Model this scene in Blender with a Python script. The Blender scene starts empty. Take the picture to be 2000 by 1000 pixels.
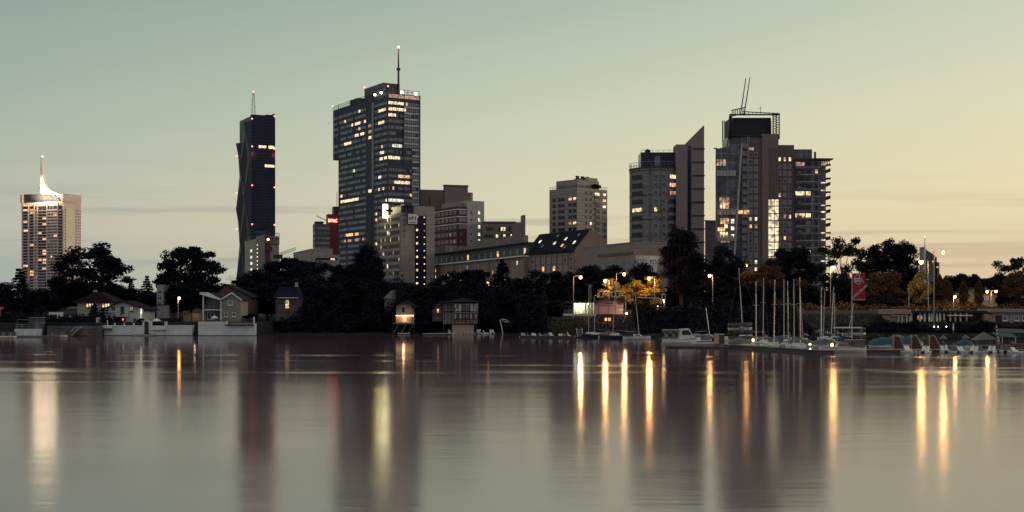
import bpy, math, random
import numpy as np
from mathutils import Vector, Matrix
R = math.radians
random.seed(7)
SC = bpy.context.scene
COL = SC.collection

# ------------------------------------------------------------------ camera
CH, F = 7.1, 2414.0            # eye height above the water, focal length in px of the 2000 px photo
HOR = 595.0                    # row of the horizon
cam = bpy.data.objects.new('camera', bpy.data.cameras.new('camera'))
COL.objects.link(cam)
cam.location = (0, 0, CH)
cam.rotation_euler = (R(90), 0, 0)
cam.data.sensor_width = 36
cam.data.lens = 36 * F / 2000
cam.data.shift_y = (HOR - 500) / 2000
cam.data.clip_start, cam.data.clip_end = 0.5, 40000
SC.camera = cam

# ------------------------------------------------------------------ sky after sunset
W = bpy.data.worlds.new('World'); SC.world = W; W.use_nodes = True
nt = W.node_tree; nt.nodes.clear()
def N(t, typ, **kw):
    n = t.nodes.new(typ)
    for k, v in kw.items(): setattr(n, k, v)
    return n
def L(t, a, b): t.links.new(a, b)
def s2l(c):
    g_ = .3*c[0]+.59*c[1]+.11*c[2]; c = tuple(min(250, (g_+(v-g_)*.88)*1.05) for v in c)                                    # 0-255 screen colour of the sky to linear light
    return tuple(((v/255+.055)/1.055)**2.4 if v > 10 else v/255/12.92 for v in c) + (1,)
def ramp(t, stops, interp='EASE'):
    r = N(t, 'ShaderNodeValToRGB'); e = r.color_ramp
    e.interpolation = interp
    while len(e.elements) < len(stops): e.elements.new(0.5)
    for k, (p, c) in enumerate(stops):
        e.elements[k].position = p; e.elements[k].color = c
    return r
def mth(t, op, a, b=None, c=None, clamp=False):
    m = N(t, 'ShaderNodeMath', operation=op); m.use_clamp = clamp
    for k, v in enumerate((a, b, c)):
        if v is None: continue
        if isinstance(v, (int, float)): m.inputs[k].default_value = v
        else: L(t, v, m.inputs[k])
    return m.outputs[0]
tc = N(nt, 'ShaderNodeTexCoord')
sp = N(nt, 'ShaderNodeSeparateXYZ'); L(nt, tc.outputs['Generated'], sp.inputs[0])
X, Y, Z = sp.outputs
el = mth(nt, 'MULTIPLY', Z, 3.3, clamp=True)           # 0 at the horizon, 0.8 at the top of the picture, 1 at 18 degrees
lef = ramp(nt, [(0, s2l((148, 163, 154))), (.10, s2l((154, 166, 155))), (.19, s2l((178, 176, 159))), (.32, s2l((172, 177, 160))), (.52, s2l((154, 169, 156))), (.8, s2l((132, 155, 146))), (1, s2l((140, 158, 150)))], 'LINEAR')
mid = ramp(nt, [(0, s2l((204, 192, 162))), (.12, s2l((210, 198, 164))), (.3, s2l((205, 201, 169))), (.48, s2l((192, 197, 168))), (.8, s2l((160, 176, 161))), (1, s2l((162, 174, 162)))], 'LINEAR')
rig = ramp(nt, [(0, s2l((210, 172, 138))), (.12, s2l((216, 190, 152))), (.26, s2l((224, 206, 162))), (.5, s2l((212, 208, 173))), (.8, s2l((188, 196, 172))), (1, s2l((184, 190, 172)))], 'LINEAR')
for r_ in (lef, mid, rig): L(nt, el, r_.inputs[0])
hyp = mth(nt, 'SQRT', mth(nt, 'ADD', mth(nt, 'MULTIPLY', X, X), mth(nt, 'MULTIPLY', Y, Y)))
az = mth(nt, 'DIVIDE', X, hyp)                          # sine of the bearing, -0.38 .. 0.38 inside the picture
def mixc(t, f, a, b):
    m = N(t, 'ShaderNodeMix', data_type='RGBA')
    if isinstance(f, (int, float)): m.inputs[0].default_value = f
    else: L(t, f, m.inputs[0])
    for s, v in ((6, a), (7, b)):
        if isinstance(v, tuple): m.inputs[s].default_value = v
        else: L(t, v, m.inputs[s])
    return m.outputs[2]
def mr(t, v, a, b, c=0, d=1, sm=False):
    m = N(t, 'ShaderNodeMapRange'); m.interpolation_type = 'SMOOTHSTEP' if sm else 'LINEAR'
    L(t, v, m.inputs[0])
    for k, q in enumerate((a, b, c, d)): m.inputs[k+1].default_value = q
    return m.outputs[0]
c1 = mixc(nt, mr(nt, az, -.40, .02), lef.outputs[0], mid.outputs[0])
c2 = mixc(nt, mr(nt, az, .02, .40), c1, rig.outputs[0])
# thin bands of cloud low over the horizon
mp = N(nt, 'ShaderNodeMapping'); L(nt, tc.outputs['Generated'], mp.inputs[0]); mp.inputs['Scale'].default_value = (2.2, 2.2, 60); mp.inputs['Rotation'].default_value = (0, R(1.2), 0)
no = N(nt, 'ShaderNodeTexNoise'); L(nt, mp.outputs[0], no.inputs['Vector'])
no.inputs['Scale'].default_value = 1.3; no.inputs['Detail'].default_value = 4; no.inputs['Roughness'].default_value = .5
cl = mr(nt, no.outputs[0], .50, .66, sm=True)
cb = ramp(nt, [(0, (.5, .5, .5, 1)), (.08, (1, 1, 1, 1)), (.22, (.8, .8, .8, 1)), (.30, (.12, .12, .12, 1)), (.5, (0, 0, 0, 1)), (1, (0, 0, 0, 1))])
L(nt, el, cb.inputs[0])
cf = mth(nt, 'MULTIPLY', mth(nt, 'MULTIPLY', cl, cb.outputs[0]), .5)
ccol = mixc(nt, mr(nt, az, -.35, .3), s2l((98, 116, 120)), s2l((160, 138, 124)))
c3 = mixc(nt, cf, c2, ccol)
# lighter thin streaks
mp2 = N(nt, 'ShaderNodeMapping'); L(nt, tc.outputs['Generated'], mp2.inputs[0]); mp2.inputs['Scale'].default_value = (3, 3, 75); mp2.inputs['Location'].default_value = (3, 1, 5)
no2 = N(nt, 'ShaderNodeTexNoise'); L(nt, mp2.outputs[0], no2.inputs['Vector']); no2.inputs['Scale'].default_value = 1.1; no2.inputs['Detail'].default_value = 5
cf2 = mth(nt, 'MULTIPLY', mth(nt, 'MULTIPLY', mr(nt, no2.outputs[0], .5, .7, sm=True), cb.outputs[0]), .3)
c3 = mixc(nt, cf2, c3, mixc(nt, mr(nt, az, -.35, .3), s2l((176, 176, 158)), s2l((232, 205, 150))))
# the dim violet half of the sky behind the viewer, and the darker zenith
c4 = mixc(nt, mr(nt, Y, -.35, .45, sm=True), (.40, .38, .40, 1), c3)
c5 = mixc(nt, mr(nt, Z, .40, .95, sm=True), c4, (.32, .34, .34, 1))
bg = N(nt, 'ShaderNodeBackground'); L(nt, c5, bg.inputs[0]); bg.inputs[1].default_value = 1.0
sky = N(nt, 'ShaderNodeTexSky', sky_type='NISHITA'); sky.sun_disc = False
sky.sun_elevation = R(1.0); sky.sun_rotation = R(62)
bg2 = N(nt, 'ShaderNodeBackground'); L(nt, sky.outputs[0], bg2.inputs[0]); bg2.inputs[1].default_value = .006
ad = N(nt, 'ShaderNodeAddShader'); L(nt, bg.outputs[0], ad.inputs[0]); L(nt, bg2.outputs[0], ad.inputs[1])
wo = N(nt, 'ShaderNodeOutputWorld'); L(nt, ad.outputs[0], wo.inputs[0])

# ------------------------------------------------------------------ last sun glow from the right
sd = bpy.data.lights.new('sun', 'SUN'); sun = bpy.data.objects.new('sun', sd); COL.objects.link(sun)
sd.energy = 1.3; sd.angle = R(14); sd.color = (1, .74, .5)
az_s = R(72)                                            # clockwise from the view direction
d_ = Vector((math.sin(az_s)*math.cos(R(6)), math.cos(az_s)*math.cos(R(6)), math.sin(R(6))))
sun.rotation_euler = d_.to_track_quat('Z', 'Y').to_euler()

SC.view_settings.view_transform = 'Standard'; SC.view_settings.look = 'None'
SC.view_settings.exposure = 0; SC.view_settings.gamma = 1; SC.view_settings.use_curve_mapping = False
SC.cycles.max_bounces = 5; SC.cycles.diffuse_bounces = 2; SC.cycles.glossy_bounces = 3
SC.cycles.transparent_max_bounces = 4; SC.cycles.caustics_reflective = False; SC.cycles.caustics_refractive = False
SC.cycles.sample_clamp_indirect = 6; SC.cycles.use_denoising = True

# ------------------------------------------------------------------ materials
def mat(name, col, rough=.8, metal=0, var=.18, vscale=.4, spec=.3, brick=None, mortar=.75, emit=None, estr=0, bump=0):
    """principled with an uneven base colour; brick=(w,h): panel or course joints in metres"""
    m = bpy.data.materials.new(name); m.use_nodes = True; t = m.node_tree
    b = t.nodes['Principled BSDF']; b.inputs['Roughness'].default_value = rough
    b.inputs['Metallic'].default_value = metal; b.inputs['Specular IOR Level'].default_value = spec
    col = tuple(col) + (1,)
    o = N(t, 'ShaderNodeTexCoord').outputs['Object']
    n = N(t, 'ShaderNodeTexNoise'); L(t, o, n.inputs['Vector']); n.inputs['Scale'].default_value = vscale; n.inputs['Detail'].default_value = 4
    f = mr(t, n.outputs[0], .3, .7, 1-var, 1+var)
    src = col
    if brick:
        s = N(t, 'ShaderNodeSeparateXYZ'); L(t, o, s.inputs[0])
        cx = N(t, 'ShaderNodeCombineXYZ'); L(t, mth(t, 'ADD', s.outputs[0], s.outputs[1]), cx.inputs[0]); L(t, s.outputs[2], cx.inputs[1])
        k = N(t, 'ShaderNodeTexBrick'); L(t, cx.outputs[0], k.inputs['Vector'])
        k.inputs['Scale'].default_value = 1; k.inputs['Brick Width'].default_value = brick[0]; k.inputs['Row Height'].default_value = brick[1]
        k.inputs['Mortar Size'].default_value = brick[2] if len(brick) > 2 else .05; k.inputs['Mortar Smooth'].default_value = .3
        k.offset = .0 if len(brick) > 3 else .5
        k.inputs['Color1'].default_value = col; k.inputs['Color2'].default_value = tuple(v*.86 for v in col[:3]) + (1,)
        k.inputs['Mortar'].default_value = tuple(v*mortar for v in col[:3]) + (1,)
        src = k.outputs[0]
    v = N(t, 'ShaderNodeVectorMath', operation='MULTIPLY')
    cc = N(t, 'ShaderNodeCombineXYZ')
    for q in range(3): L(t, f, cc.inputs[q])
    if isinstance(src, tuple): v.inputs[0].default_value = src[:3]
    else: L(t, src, v.inputs[0])
    L(t, cc.outputs[0], v.inputs[1]); L(t, v.outputs[0], b.inputs['Base Color'])
    if bump:
        bp = N(t, 'ShaderNodeBump'); bp.inputs['Strength'].default_value = bump; L(t, n.outputs[0], bp.inputs['Height']); L(t, bp.outputs[0], b.inputs['Normal'])
    if emit: b.inputs['Emission Color'].default_value = tuple(emit) + (1,); b.inputs['Emission Strength'].default_value = estr
    return m
def lit(name, col, st, grain=True, sampled=False):
    """a lit window: uneven glow of the room behind the pane"""
    m = bpy.data.materials.new(name); m.use_nodes = True; t = m.node_tree
    b = t.nodes['Principled BSDF']; b.inputs['Base Color'].default_value = (.05, .05, .05, 1); b.inputs['Roughness'].default_value = .3
    b.inputs['Emission Color'].default_value = tuple(col) + (1,)
    b.inputs['Emission Strength'].default_value = st
    if grain:
        g = N(t, 'ShaderNodeNewGeometry'); n = N(t, 'ShaderNodeTexNoise'); L(t, g.outputs['Position'], n.inputs['Vector']); n.inputs['Scale'].default_value = .9
        L(t, mr(t, n.outputs[0], .35, .65, st*.25, st*1.5), b.inputs['Emission Strength'])
    if not sampled: m.cycles.emission_sampling = 'NONE'
    return m
M = dict(
    glass=mat('dark_glass', (.022, .026, .042), .25, var=.5, vscale=.25, spec=.28),
    glass2=mat('grey_glass', (.16, .19, .215), .3, var=.45, vscale=.5, spec=.3),
    curtain=mat('curtained_glass', (.20, .21, .21), .5, var=.35, vscale=.6),
    frame=mat('window_frame', (.5, .5, .47), .6), dframe=mat('dark_frame', (.05, .05, .06), .5),
    warm=lit('lit_warm', (1, .58, .27), 1.15), cream=lit('lit_cream', (1, .77, .45), 1.3), pale=lit('lit_pale', (.9, .88, .70), 1.1),
    dim=lit('lit_dim', (.85, .48, .34), .5), orange=lit('lit_orange', (1, .45, .15), 1.2),
    white=mat('white_paint', (.72, .74, .70), .5), offw=mat('off_white', (.70, .70, .65), .7),
    steel=mat('grey_steel', (.30, .30, .30), .45, .5), dsteel=mat('dark_steel', (.035, .035, .045), .5, .3),
    conc=mat('concrete', (.30, .28, .26), .85), roof=mat('roof_felt', (.04, .04, .045), .9, spec=.05),
    red=mat('red_paint', (.35, .03, .04), .5), bark=mat('bark', (.06, .05, .045), .9, vscale=3),
    bulb=lit('bulb', (1, .52, .17), 7, False), bulbw=lit('bulb_white', (1, .93, .75), 18, False), redlamp=lit('red_lamp', (1, .12, .08), 9, False),
)
def leafmat(name, c, var=.85, rough=.75):
    m = mat(name, c, rough, var=var, vscale=.45, spec=.05); return m
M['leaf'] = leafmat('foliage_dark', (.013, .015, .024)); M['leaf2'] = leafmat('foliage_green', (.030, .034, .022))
M['leaf3'] = mat('foliage_autumn', (.105, .062, .034), .7, var=.75, vscale=1.6, spec=.1); M['leaf4'] = mat('foliage_lamplight', (.34, .25, .08), .7, var=.8, vscale=1.8, spec=.1); M['needle'] = leafmat('needles', (.010, .013, .022))  # leaf4: lamplight put into the golden leaf colour

# ------------------------------------------------------------------ mesh helpers
class MB:
    def __init__(s): s.v = []; s.f = []; s.m = []
    def add(s, vs, fs, mi=0):
        o = len(s.v); s.v += [tuple(v) for v in vs]; s.f += [tuple(i+o for i in f) for f in fs]; s.m += [mi]*len(fs); return s
    def box(s, x0, x1, y0, y1, z0, z1, mi=0):
        return s.add([(x0,y0,z0),(x1,y0,z0),(x1,y1,z0),(x0,y1,z0),(x0,y0,z1),(x1,y0,z1),(x1,y1,z1),(x0,y1,z1)],
                     [(3,2,1,0),(4,5,6,7),(0,1,5,4),(1,2,6,5),(2,3,7,6),(3,0,4,7)], mi)
    def prism(s, pts, z0, z1, mi=0):           # closed footprint, counter-clockwise
        n = len(pts)
        vs = [(x,y,z0) for x,y in pts] + [(x,y,z1) for x,y in pts]
        return s.add(vs, [tuple(range(n))[::-1], tuple(range(n,2*n))] + [(i,(i+1)%n,n+(i+1)%n,n+i) for i in range(n)], mi)
    def xprism(s, prof, x0, x1, mi=0):         # (y,z) profile swept along x
        n = len(prof)
        vs = [(x0,y,z) for y,z in prof] + [(x1,y,z) for y,z in prof]
        return s.add(vs, [tuple(range(n)), tuple(range(n,2*n))[::-1]] + [((i+1)%n,i,n+i,n+(i+1)%n) for i in range(n)], mi)
    def yprism(s, prof, y0, y1, mi=0):         # (x,z) profile swept along y
        n = len(prof)
        vs = [(x,y0,z) for x,z in prof] + [(x,y1,z) for x,z in prof]
        return s.add(vs, [tuple(range(n)), tuple(range(n,2*n))[::-1]] + [((i+1)%n,i,n+i,n+(i+1)%n) for i in range(n)], mi)
    def tube(s, pts, rad, k=6, mi=0):
        pts = [Vector(p) for p in pts]; n = len(pts)
        if not hasattr(rad, '__len__'): rad = [rad]*n
        vs = []
        for i, p in enumerate(pts):
            d = (pts[min(i+1,n-1)] - pts[max(i-1,0)]).normalized()
            a = d.cross(Vector((0,0,1)) if abs(d.z) < .9 else Vector((1,0,0))).normalized(); b = d.cross(a)
            for j in range(k):
                t = 2*math.pi*j/k; vs.append(p + (a*math.cos(t) + b*math.sin(t))*rad[i])
        fs = [(i*k+j, i*k+(j+1)%k, (i+1)*k+(j+1)%k, (i+1)*k+j) for i in range(n-1) for j in range(k)]
        return s.add(vs, fs + [tuple(range(k)), tuple(range((n-1)*k, n*k))[::-1]], mi)
    def lathe(s, prof, k=16, mi=0, c=(0,0,0), sy=1.0):   # (r,z) profile
        n = len(prof)
        vs = [(c[0]+r*math.cos(2*math.pi*j/k), c[1]+sy*r*math.sin(2*math.pi*j/k), c[2]+z) for r,z in prof for j in range(k)]
        fs = [(i*k+j, i*k+(j+1)%k, (i+1)*k+(j+1)%k, (i+1)*k+j) for i in range(n-1) for j in range(k)]
        return s.add(vs, fs + [tuple(range(k))[::-1], tuple(range((n-1)*k, n*k))], mi)
    def mesh(s, name, mats):
        me = bpy.data.meshes.new(name); me.from_pydata(s.v, [], s.f)
        for m in (mats if isinstance(mats, (list, tuple)) else [mats]): me.materials.append(M[m] if isinstance(m, str) else m)
        me.polygons.foreach_set('material_index', s.m); me.update(); return me
    def obj(s, name, mats, parent=None, loc=(0,0,0), rz=0):
        return link(name, s.mesh(name, mats), parent, loc, rz)
def link(name, data, parent=None, loc=(0,0,0), rz=0):
    o = bpy.data.objects.new(name, data); COL.objects.link(o)
    o.location = loc; o.rotation_euler = (0, 0, rz)
    if parent: o.parent = parent
    return o
def tag(o, label=None, cat=None, group=None, kind=None):
    if label: o['label'] = label
    if cat: o['category'] = cat
    if group: o['group'] = group
    if kind: o['kind'] = kind
    return o
def thing(name, label, cat, loc=(0,0,0), rz=0, group=None):
    return tag(link(name, None, None, loc, rz), label, cat, group, 'thing' if name.split('_')[-1] in ('wall', 'slab', 'block') else None)
def dup(r, loc, rz=None, label=None, scale=None):
    c = r.copy(); COL.objects.link(c); c.location = loc
    if rz is not None: c.rotation_euler = (0, 0, rz)
    if label: c['label'] = label
    if scale: c.scale = scale
    for ch in KIDS.get(r.name, []):
        d = ch.copy(); COL.objects.link(d); d.parent = c
        for g in KIDS.get(ch.name, []):
            e = g.copy(); COL.objects.link(e); e.parent = d
    return c
KIDS = {}
def family(r):                                 # remember a prototype's children for dup
    KIDS[r.name] = [o for o in COL.objects if o.parent == r]
    for k in list(KIDS[r.name]): KIDS[k.name] = [o for o in COL.objects if o.parent == k]
def at(px, py, D): return Vector(((px-1000)*D/F, D, CH + (HOR-py)*D/F))
def wat(px, py): D = CH*F/(py-HOR); return Vector(((px-1000)*D/F, D, 0))   # a point of the water surface
def zt(py, D): return CH + (HOR-py)*D/F
def text(body, size, m, parent, loc, rot, name='lettering', ext=.03, align='CENTER', sx=1):
    cu = bpy.data.curves.new('text', 'FONT'); cu.body = body; cu.size = size; cu.extrude = ext; cu.align_x = align; cu.align_y = 'CENTER'
    o = bpy.data.objects.new('text', cu); COL.objects.link(o)
    dg = bpy.context.evaluated_depsgraph_get(); me = bpy.data.meshes.new_from_object(o.evaluated_get(dg))
    bpy.data.objects.remove(o); me.materials.clear(); me.materials.append(M[m])
    t = link(name, me, parent, loc); t.rotation_euler = rot; t.scale = (sx, 1, 1)
    return t

# ------------------------------------------------------------------ ground and water
SH = [(-420,300),(-200,282),(-114,279.6),(-93.9,279.6),(-93.5,284.2),(-59,284.5),(-58,300),(0,300),(8,276),(31,262),(36,250),(113,248),(420,248)]
def shore(x):
    for (a, ya), (b, yb) in zip(SH, SH[1:]):
        if x <= b: return ya + (yb-ya)*max(0, (x-a))/(b-a)
    return SH[-1][1]
def gz(x, y):
    d = y - shore(x)
    if d <= 0: return max(-1.5, d*.6) - .3
    r = min(1, max(0, (x-12)/18))
    zl = min(3.0, .3 + d*1.4) if x < -58 else min(3.2, .2 + d*.14)
    zr = .5 + 5.3*min(1, max(0, d-3)/27)**1.2
    z = zl*(1-r) + zr*r
    return z + (0 if d < 40 else min(1, (d-40)/60)*(5.6 - z))
xs = np.concatenate([[-9000,-4000,-1500,-700,-420], np.arange(-300, 301, 4.0), [420,700,1500,4000,9000]])
xs = np.sort(np.concatenate([xs, [-59.2, -58.9, -58.0, -93.9, -93.5]]))
ds = [-12, -6, -2, -.5, 0, .4, 1, 2, 3, 5, 8, 11, 14, 17, 20, 24, 28, 32, 36, 40, 50, 60, 80, 100, 150, 250, 500, 1500, 5000, 14000]
g = MB(); nx = len(xs)
vs = []
for d in ds:
    for x in xs: y = shore(x) + d; vs.append((x, y, gz(x, y)))
g.add(vs, [(i*nx+j, i*nx+j+1, (i+1)*nx+j+1, (i+1)*nx+j) for i in range(len(ds)-1) for j in range(nx-1)])
M['ground'] = mat('dark_turf', (.014, .016, .016), .95, var=.5, vscale=.3, bump=.4)
tag(g.obj('ground', 'ground'), kind='structure')
def watermat():
    m = bpy.data.materials.new('lake_water'); m.use_nodes = True; t = m.node_tree; t.nodes.clear()
    gl = N(t, 'ShaderNodeBsdfAnisotropic', distribution='BECKMANN'); gl.inputs['Color'].default_value = (1, .965, .955, 1)
    g2 = N(t, 'ShaderNodeBsdfAnisotropic', distribution='BECKMANN'); g2.inputs['Color'].default_value = (1, .95, .95, 1); g2.inputs['Roughness'].default_value = .255
    mg = N(t, 'ShaderNodeMixShader');  L(t, gl.outputs[0], mg.inputs[1]); L(t, g2.outputs[0], mg.inputs[2])
    df = N(t, 'ShaderNodeBsdfDiffuse'); df.inputs['Color'].default_value = (.085, .054, .070, 1)
    fr = N(t, 'ShaderNodeFresnel'); fr.inputs['IOR'].default_value = 7
    mx = N(t, 'ShaderNodeMixShader'); out = N(t, 'ShaderNodeOutputMaterial')
    L(t, fr.outputs[0], mx.inputs[0]); L(t, df.outputs[0], mx.inputs[1]); L(t, mg.outputs[0], mx.inputs[2]); L(t, mx.outputs[0], out.inputs[0])
    g = N(t, 'ShaderNodeNewGeometry').outputs['Position']
    def noise(sc, scale, det=3, loc=(0,0,0)):
        p = N(t, 'ShaderNodeMapping'); L(t, g, p.inputs[0]); p.inputs['Scale'].default_value = sc; p.inputs['Location'].default_value = loc
        n = N(t, 'ShaderNodeTexNoise'); L(t, p.outputs[0], n.inputs['Vector']); n.inputs['Scale'].default_value = scale; n.inputs['Detail'].default_value = det
        return n.outputs[0]
    gy = N(t, 'ShaderNodeSeparateXYZ'); L(t, g, gy.inputs[0])
    L(t, mr(t, gy.outputs[1], 50, 165, .21, .03), mg.inputs[0])
    lane = mth(t, 'MULTIPLY', mr(t, gy.outputs[1], 95, 125, 0, 1, True), mr(t, gy.outputs[1], 170, 205, 1, 0, True))   # the wind only ruffles a lane off the far bank
    band = mth(t, 'MULTIPLY', mth(t, 'MULTIPLY', mr(t, noise((.014, .12, 1), 1.0, 5), .49, .62, 0, 1, True), mr(t, noise((.05, .10, 1), 1.0, 4, (7, 3, 0)), .38, .62, .1, 1, True)), lane)
    calm = mr(t, noise((.03, .08, 1), 1.0, 5, (40, 9, 0)), .3, .7, -.02, .025)
    L(t, mth(t, 'ADD', mth(t, 'MULTIPLY', band, .11), mth(t, 'ADD', calm, mr(t, gy.outputs[1], 50, 180, .145, .098))), gl.inputs['Roughness'])
    h = mth(t, 'ADD', mth(t, 'ADD', mth(t, 'MULTIPLY', noise((.30, 1, 1), 1.3, 3), .55), mth(t, 'MULTIPLY', noise((.22, 1, 1), .5, 3), 1.1)), mth(t, 'MULTIPLY', noise((.12, .5, 1), .22, 2), 1.8))
    bp = N(t, 'ShaderNodeBump'); L(t, mr(t, gy.outputs[1], 50, 160, .17, .06), bp.inputs['Strength']); bp.inputs['Distance'].default_value = .055
    L(t, h, bp.inputs['Height']); L(t, bp.outputs[0], gl.inputs['Normal'])
    return m
M['water'] = watermat()
w = MB(); w.add([(-9000,-60,0),(9000,-60,0),(9000,420,0),(-9000,420,0)], [(0,1,2,3)])
tag(w.obj('water', 'water'), kind='structure')
# ------------------------------------------------------------------ building kit
# local frame: the corner nearest the viewer at the origin, front face y=0 running to +x, side face x=0 running to +y
_wm = {}
def winmesh(w, h, kind, frame='frame', mull=1, sill=False):
    k = (round(w,2), round(h,2), kind, frame, mull, sill)
    if k not in _wm:
        b = MB(); t = min(.12, w*.12)
        b.box(-w/2+t, w/2-t, -.04, .0, t, h-t, 1)
        b.box(-w/2, w/2, -.12, .01, h-t, h).box(-w/2, w/2, -.12, .01, 0, t).box(-w/2, -w/2+t, -.12, .01, t, h-t).box(w/2-t, w/2, -.12, .01, t, h-t)
        for q in range(mull):
            x = -w/2 + w*(q+1)/(mull+1); b.box(x-t*.3, x+t*.3, -.09, -.03, t, h-t)
        if sill: b.box(-w/2-.1, w/2+.1, -.3, .0, -.12, 0)
        _wm[k] = b.mesh('window', [frame, kind])
    return _wm[k]
class Bld:
    def __init__(s, name, label, cat, pL, pC, pR, D, a, zb=3.0, group=None):
        a = R(a); s.a = a; xc = (pC-1000)*D/F; s.D = D
        kR, kL = (pR-1000)/F, (pL-1000)/F
        s.W = (kR*D-xc)/(math.cos(a)-kR*math.sin(a)); s.L = (kL*D-xc)/(-math.sin(a)-kL*math.cos(a))
        s.zb = zb; s.root = thing(name, label, cat, (xc, D, zb), a, group); s.wins = []
    def z(s, py): return zt(py, s.D) - s.zb     # height above the base of a row seen at the corner
    def part(s, name, mb, mats, parent=None): return mb.obj(name, mats, parent or s.root)
    def win(s, face, u, z, w, h, kind='glass', frame='frame', mull=1, sill=False, off=0, name='window'):
        s.wins.append((face, u, z, w, h, kind, frame, mull, sill, off))
    def flush(s, name='window', lim=100):
        lst = sorted(s.wins, key=lambda q: (-(q[5] in LITS), -q[2]*1.0)) if len(s.wins) > lim else s.wins
        for q in lst[:lim]:
            face, u, z, w, h, kind, frame, mull, sill, off = q
            link(name, winmesh(w, h, kind, frame, mull, sill), s.root, (u, -off, z) if face == 'f' else (-off, u, z), 0 if face == 'f' else -math.pi/2)
        if len(lst) > lim:
            groups = {}
            mats = []; b = MB()
            for face, u, z, w, h, kind, frame, mull, sill, off in lst[lim:]:
                for mk in (frame, kind):
                    if mk not in mats: mats.append(mk)
                me = winmesh(w, h, kind, frame, mull, sill)
                vs = [v.co for v in me.vertices]
                vs = [(u+v.x, v.y-off, z+v.z) if face == 'f' else (v.y-off, u-v.x, z+v.z) for v in vs]
                o = len(b.v); b.v += vs
                for p in me.polygons: b.f.append(tuple(i+o for i in p.vertices)); b.m.append(mats.index((frame, kind)[p.material_index]))
            tag(b.obj(name, mats, s.root), kind='stuff')
        s.wins = []
LITS = ('warm', 'cream', 'pale', 'dim', 'orange')
def pick(rnd, p, base='glass', opts=('warm', 'cream', 'dim', 'pale')):
    return rnd.choice(opts) if rnd.random() < p else base
def railing(b, pts, h=1.1, step=1.5, r=.05, rails=2, mi=0):
    for (x0,y0,z0), (x1,y1,z1) in zip(pts, pts[1:]):
        Ln = math.dist((x0,y0), (x1,y1)); n = max(1, round(Ln/step))
        for q in range(rails): b.tube([(x0,y0,z0+h*(q+1)/rails), (x1,y1,z1+h*(q+1)/rails)], r, 4, mi)
        for i in range(n+1):
            f = i/n; b.tube([(x0+(x1-x0)*f, y0+(y1-y0)*f, z0+(z1-z0)*f), (x0+(x1-x0)*f, y0+(y1-y0)*f, z0+(z1-z0)*f+h)], r, 4, mi)
def mast(b, x, y, z0, z1, r=.3, lattice=False, mi=0):
    if not lattice: b.tube([(x,y,z0), (x,y,z0+(z1-z0)*.6), (x,y,z1)], [r, r*.8, r*.35], 6, mi); return
    n = int((z1-z0)/(r*2.2)); w0 = r
    for (sx, sy) in ((-1,-1),(1,-1),(1,1),(-1,1)): b.tube([(x+sx*w0, y+sy*w0, z0), (x+sx*w0*.35, y+sy*w0*.35, z1)], .16, 4, mi)
    for i in range(n):
        f0, f1 = i/n, (i+1)/n; wa, wb = w0*(1-.65*f0), w0*(1-.65*f1); za, zb_ = z0+(z1-z0)*f0, z0+(z1-z0)*f1; sg = 1 if i % 2 else -1
        b.tube([(x-sg*wa, y-wa, za), (x+sg*wb, y-wb, zb_)], .10, 4, mi); b.tube([(x-wa, y+sg*wa, za), (x-wb, y-sg*wb, zb_)], .10, 4, mi)
        b.box(x-wa, x+wa, y-wa-.06, y-wa+.06, za-.08, za+.08, mi)
def beacon(root, x, y, z, r=.9, m='redlamp'):
    b = MB(); b.lathe([(r*.3,-r*1.4),(r*.3,-r*.8)], 8, 0).lathe([(.05,-r),(r*.8,-r*.6),(r,0),(r*.8,r*.6),(.05,r)], 8, 1)
    b.obj('beacon', ['dsteel', m], root, (x, y, z))
rnd = random.Random(3)

# ---- white apartment tower with the lit sail on its roof, far left
M['pinkc'] = mat('tower_concrete', (.74, .63, .59), .8, var=.08, brick=(6, 3.05, .25), mortar=.8)
M['ywall'] = mat('tiled_gable', (.74, .70, .50), .6, var=.05, brick=(1.6, 1.6, .08, 1), mortar=.86)
B = Bld('apartment_tower', 'pale apartment tower with a floodlit white sail on its roof', 'tower', 42, 124, 158, 1190, 68, 4)
H = B.z(393); Ls = B.L; Ws = B.W
body = MB().box(0, Ws, 0, Ls, 0, H)
B.part('wall', body, 'pinkc')
b = MB().box(Ws*.12, Ws*.60, -.35, .02, 0, H-6)
B.part('gable_panel', b, 'ywall')
# the curved roof bay across the broad face
pf = [(0, H), (-3.5, H), (-3.3, H+1.5), (0, H+5)]
b = MB().xprism([(Ls*.10, H), (Ls*.10, H+.5), (Ls*.13, H+3.5), (Ls*.22, H+6.5), (Ls*.5, H+8), (Ls*.98, H+8.3), (Ls*.98, H)], 1.0, Ws*.7)
B.part('roof_bay', b, 'dframe')
b = MB().box(-1.2, Ws, -.6, 2.2, H, H+7.5).box(-1.2, 3, Ls-2, Ls+.6, H, H+8)
B.part('parapet_fin', b, 'pinkc')
nf = 33; fh = (H-8)/nf
bays = [(.03,.11,1),(.13,.24,0),(.255,.31,0),(.325,.38,0),(.39,.50,1),(.505,.60,1),(.615,.67,0),(.69,.80,1),(.83,.96,1)]
litset = {(31,7),(29,4),(28,8),(27,4),(24,5),(22,4),(21,3),(20,7),(18,4),(17,4),(15,4),(15,5),(14,4),(13,8),(12,4),(11,7),(16,2),(25,8),(9,6),(10,7),(32,8),(32,7),(30,1),(23,1)}
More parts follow.
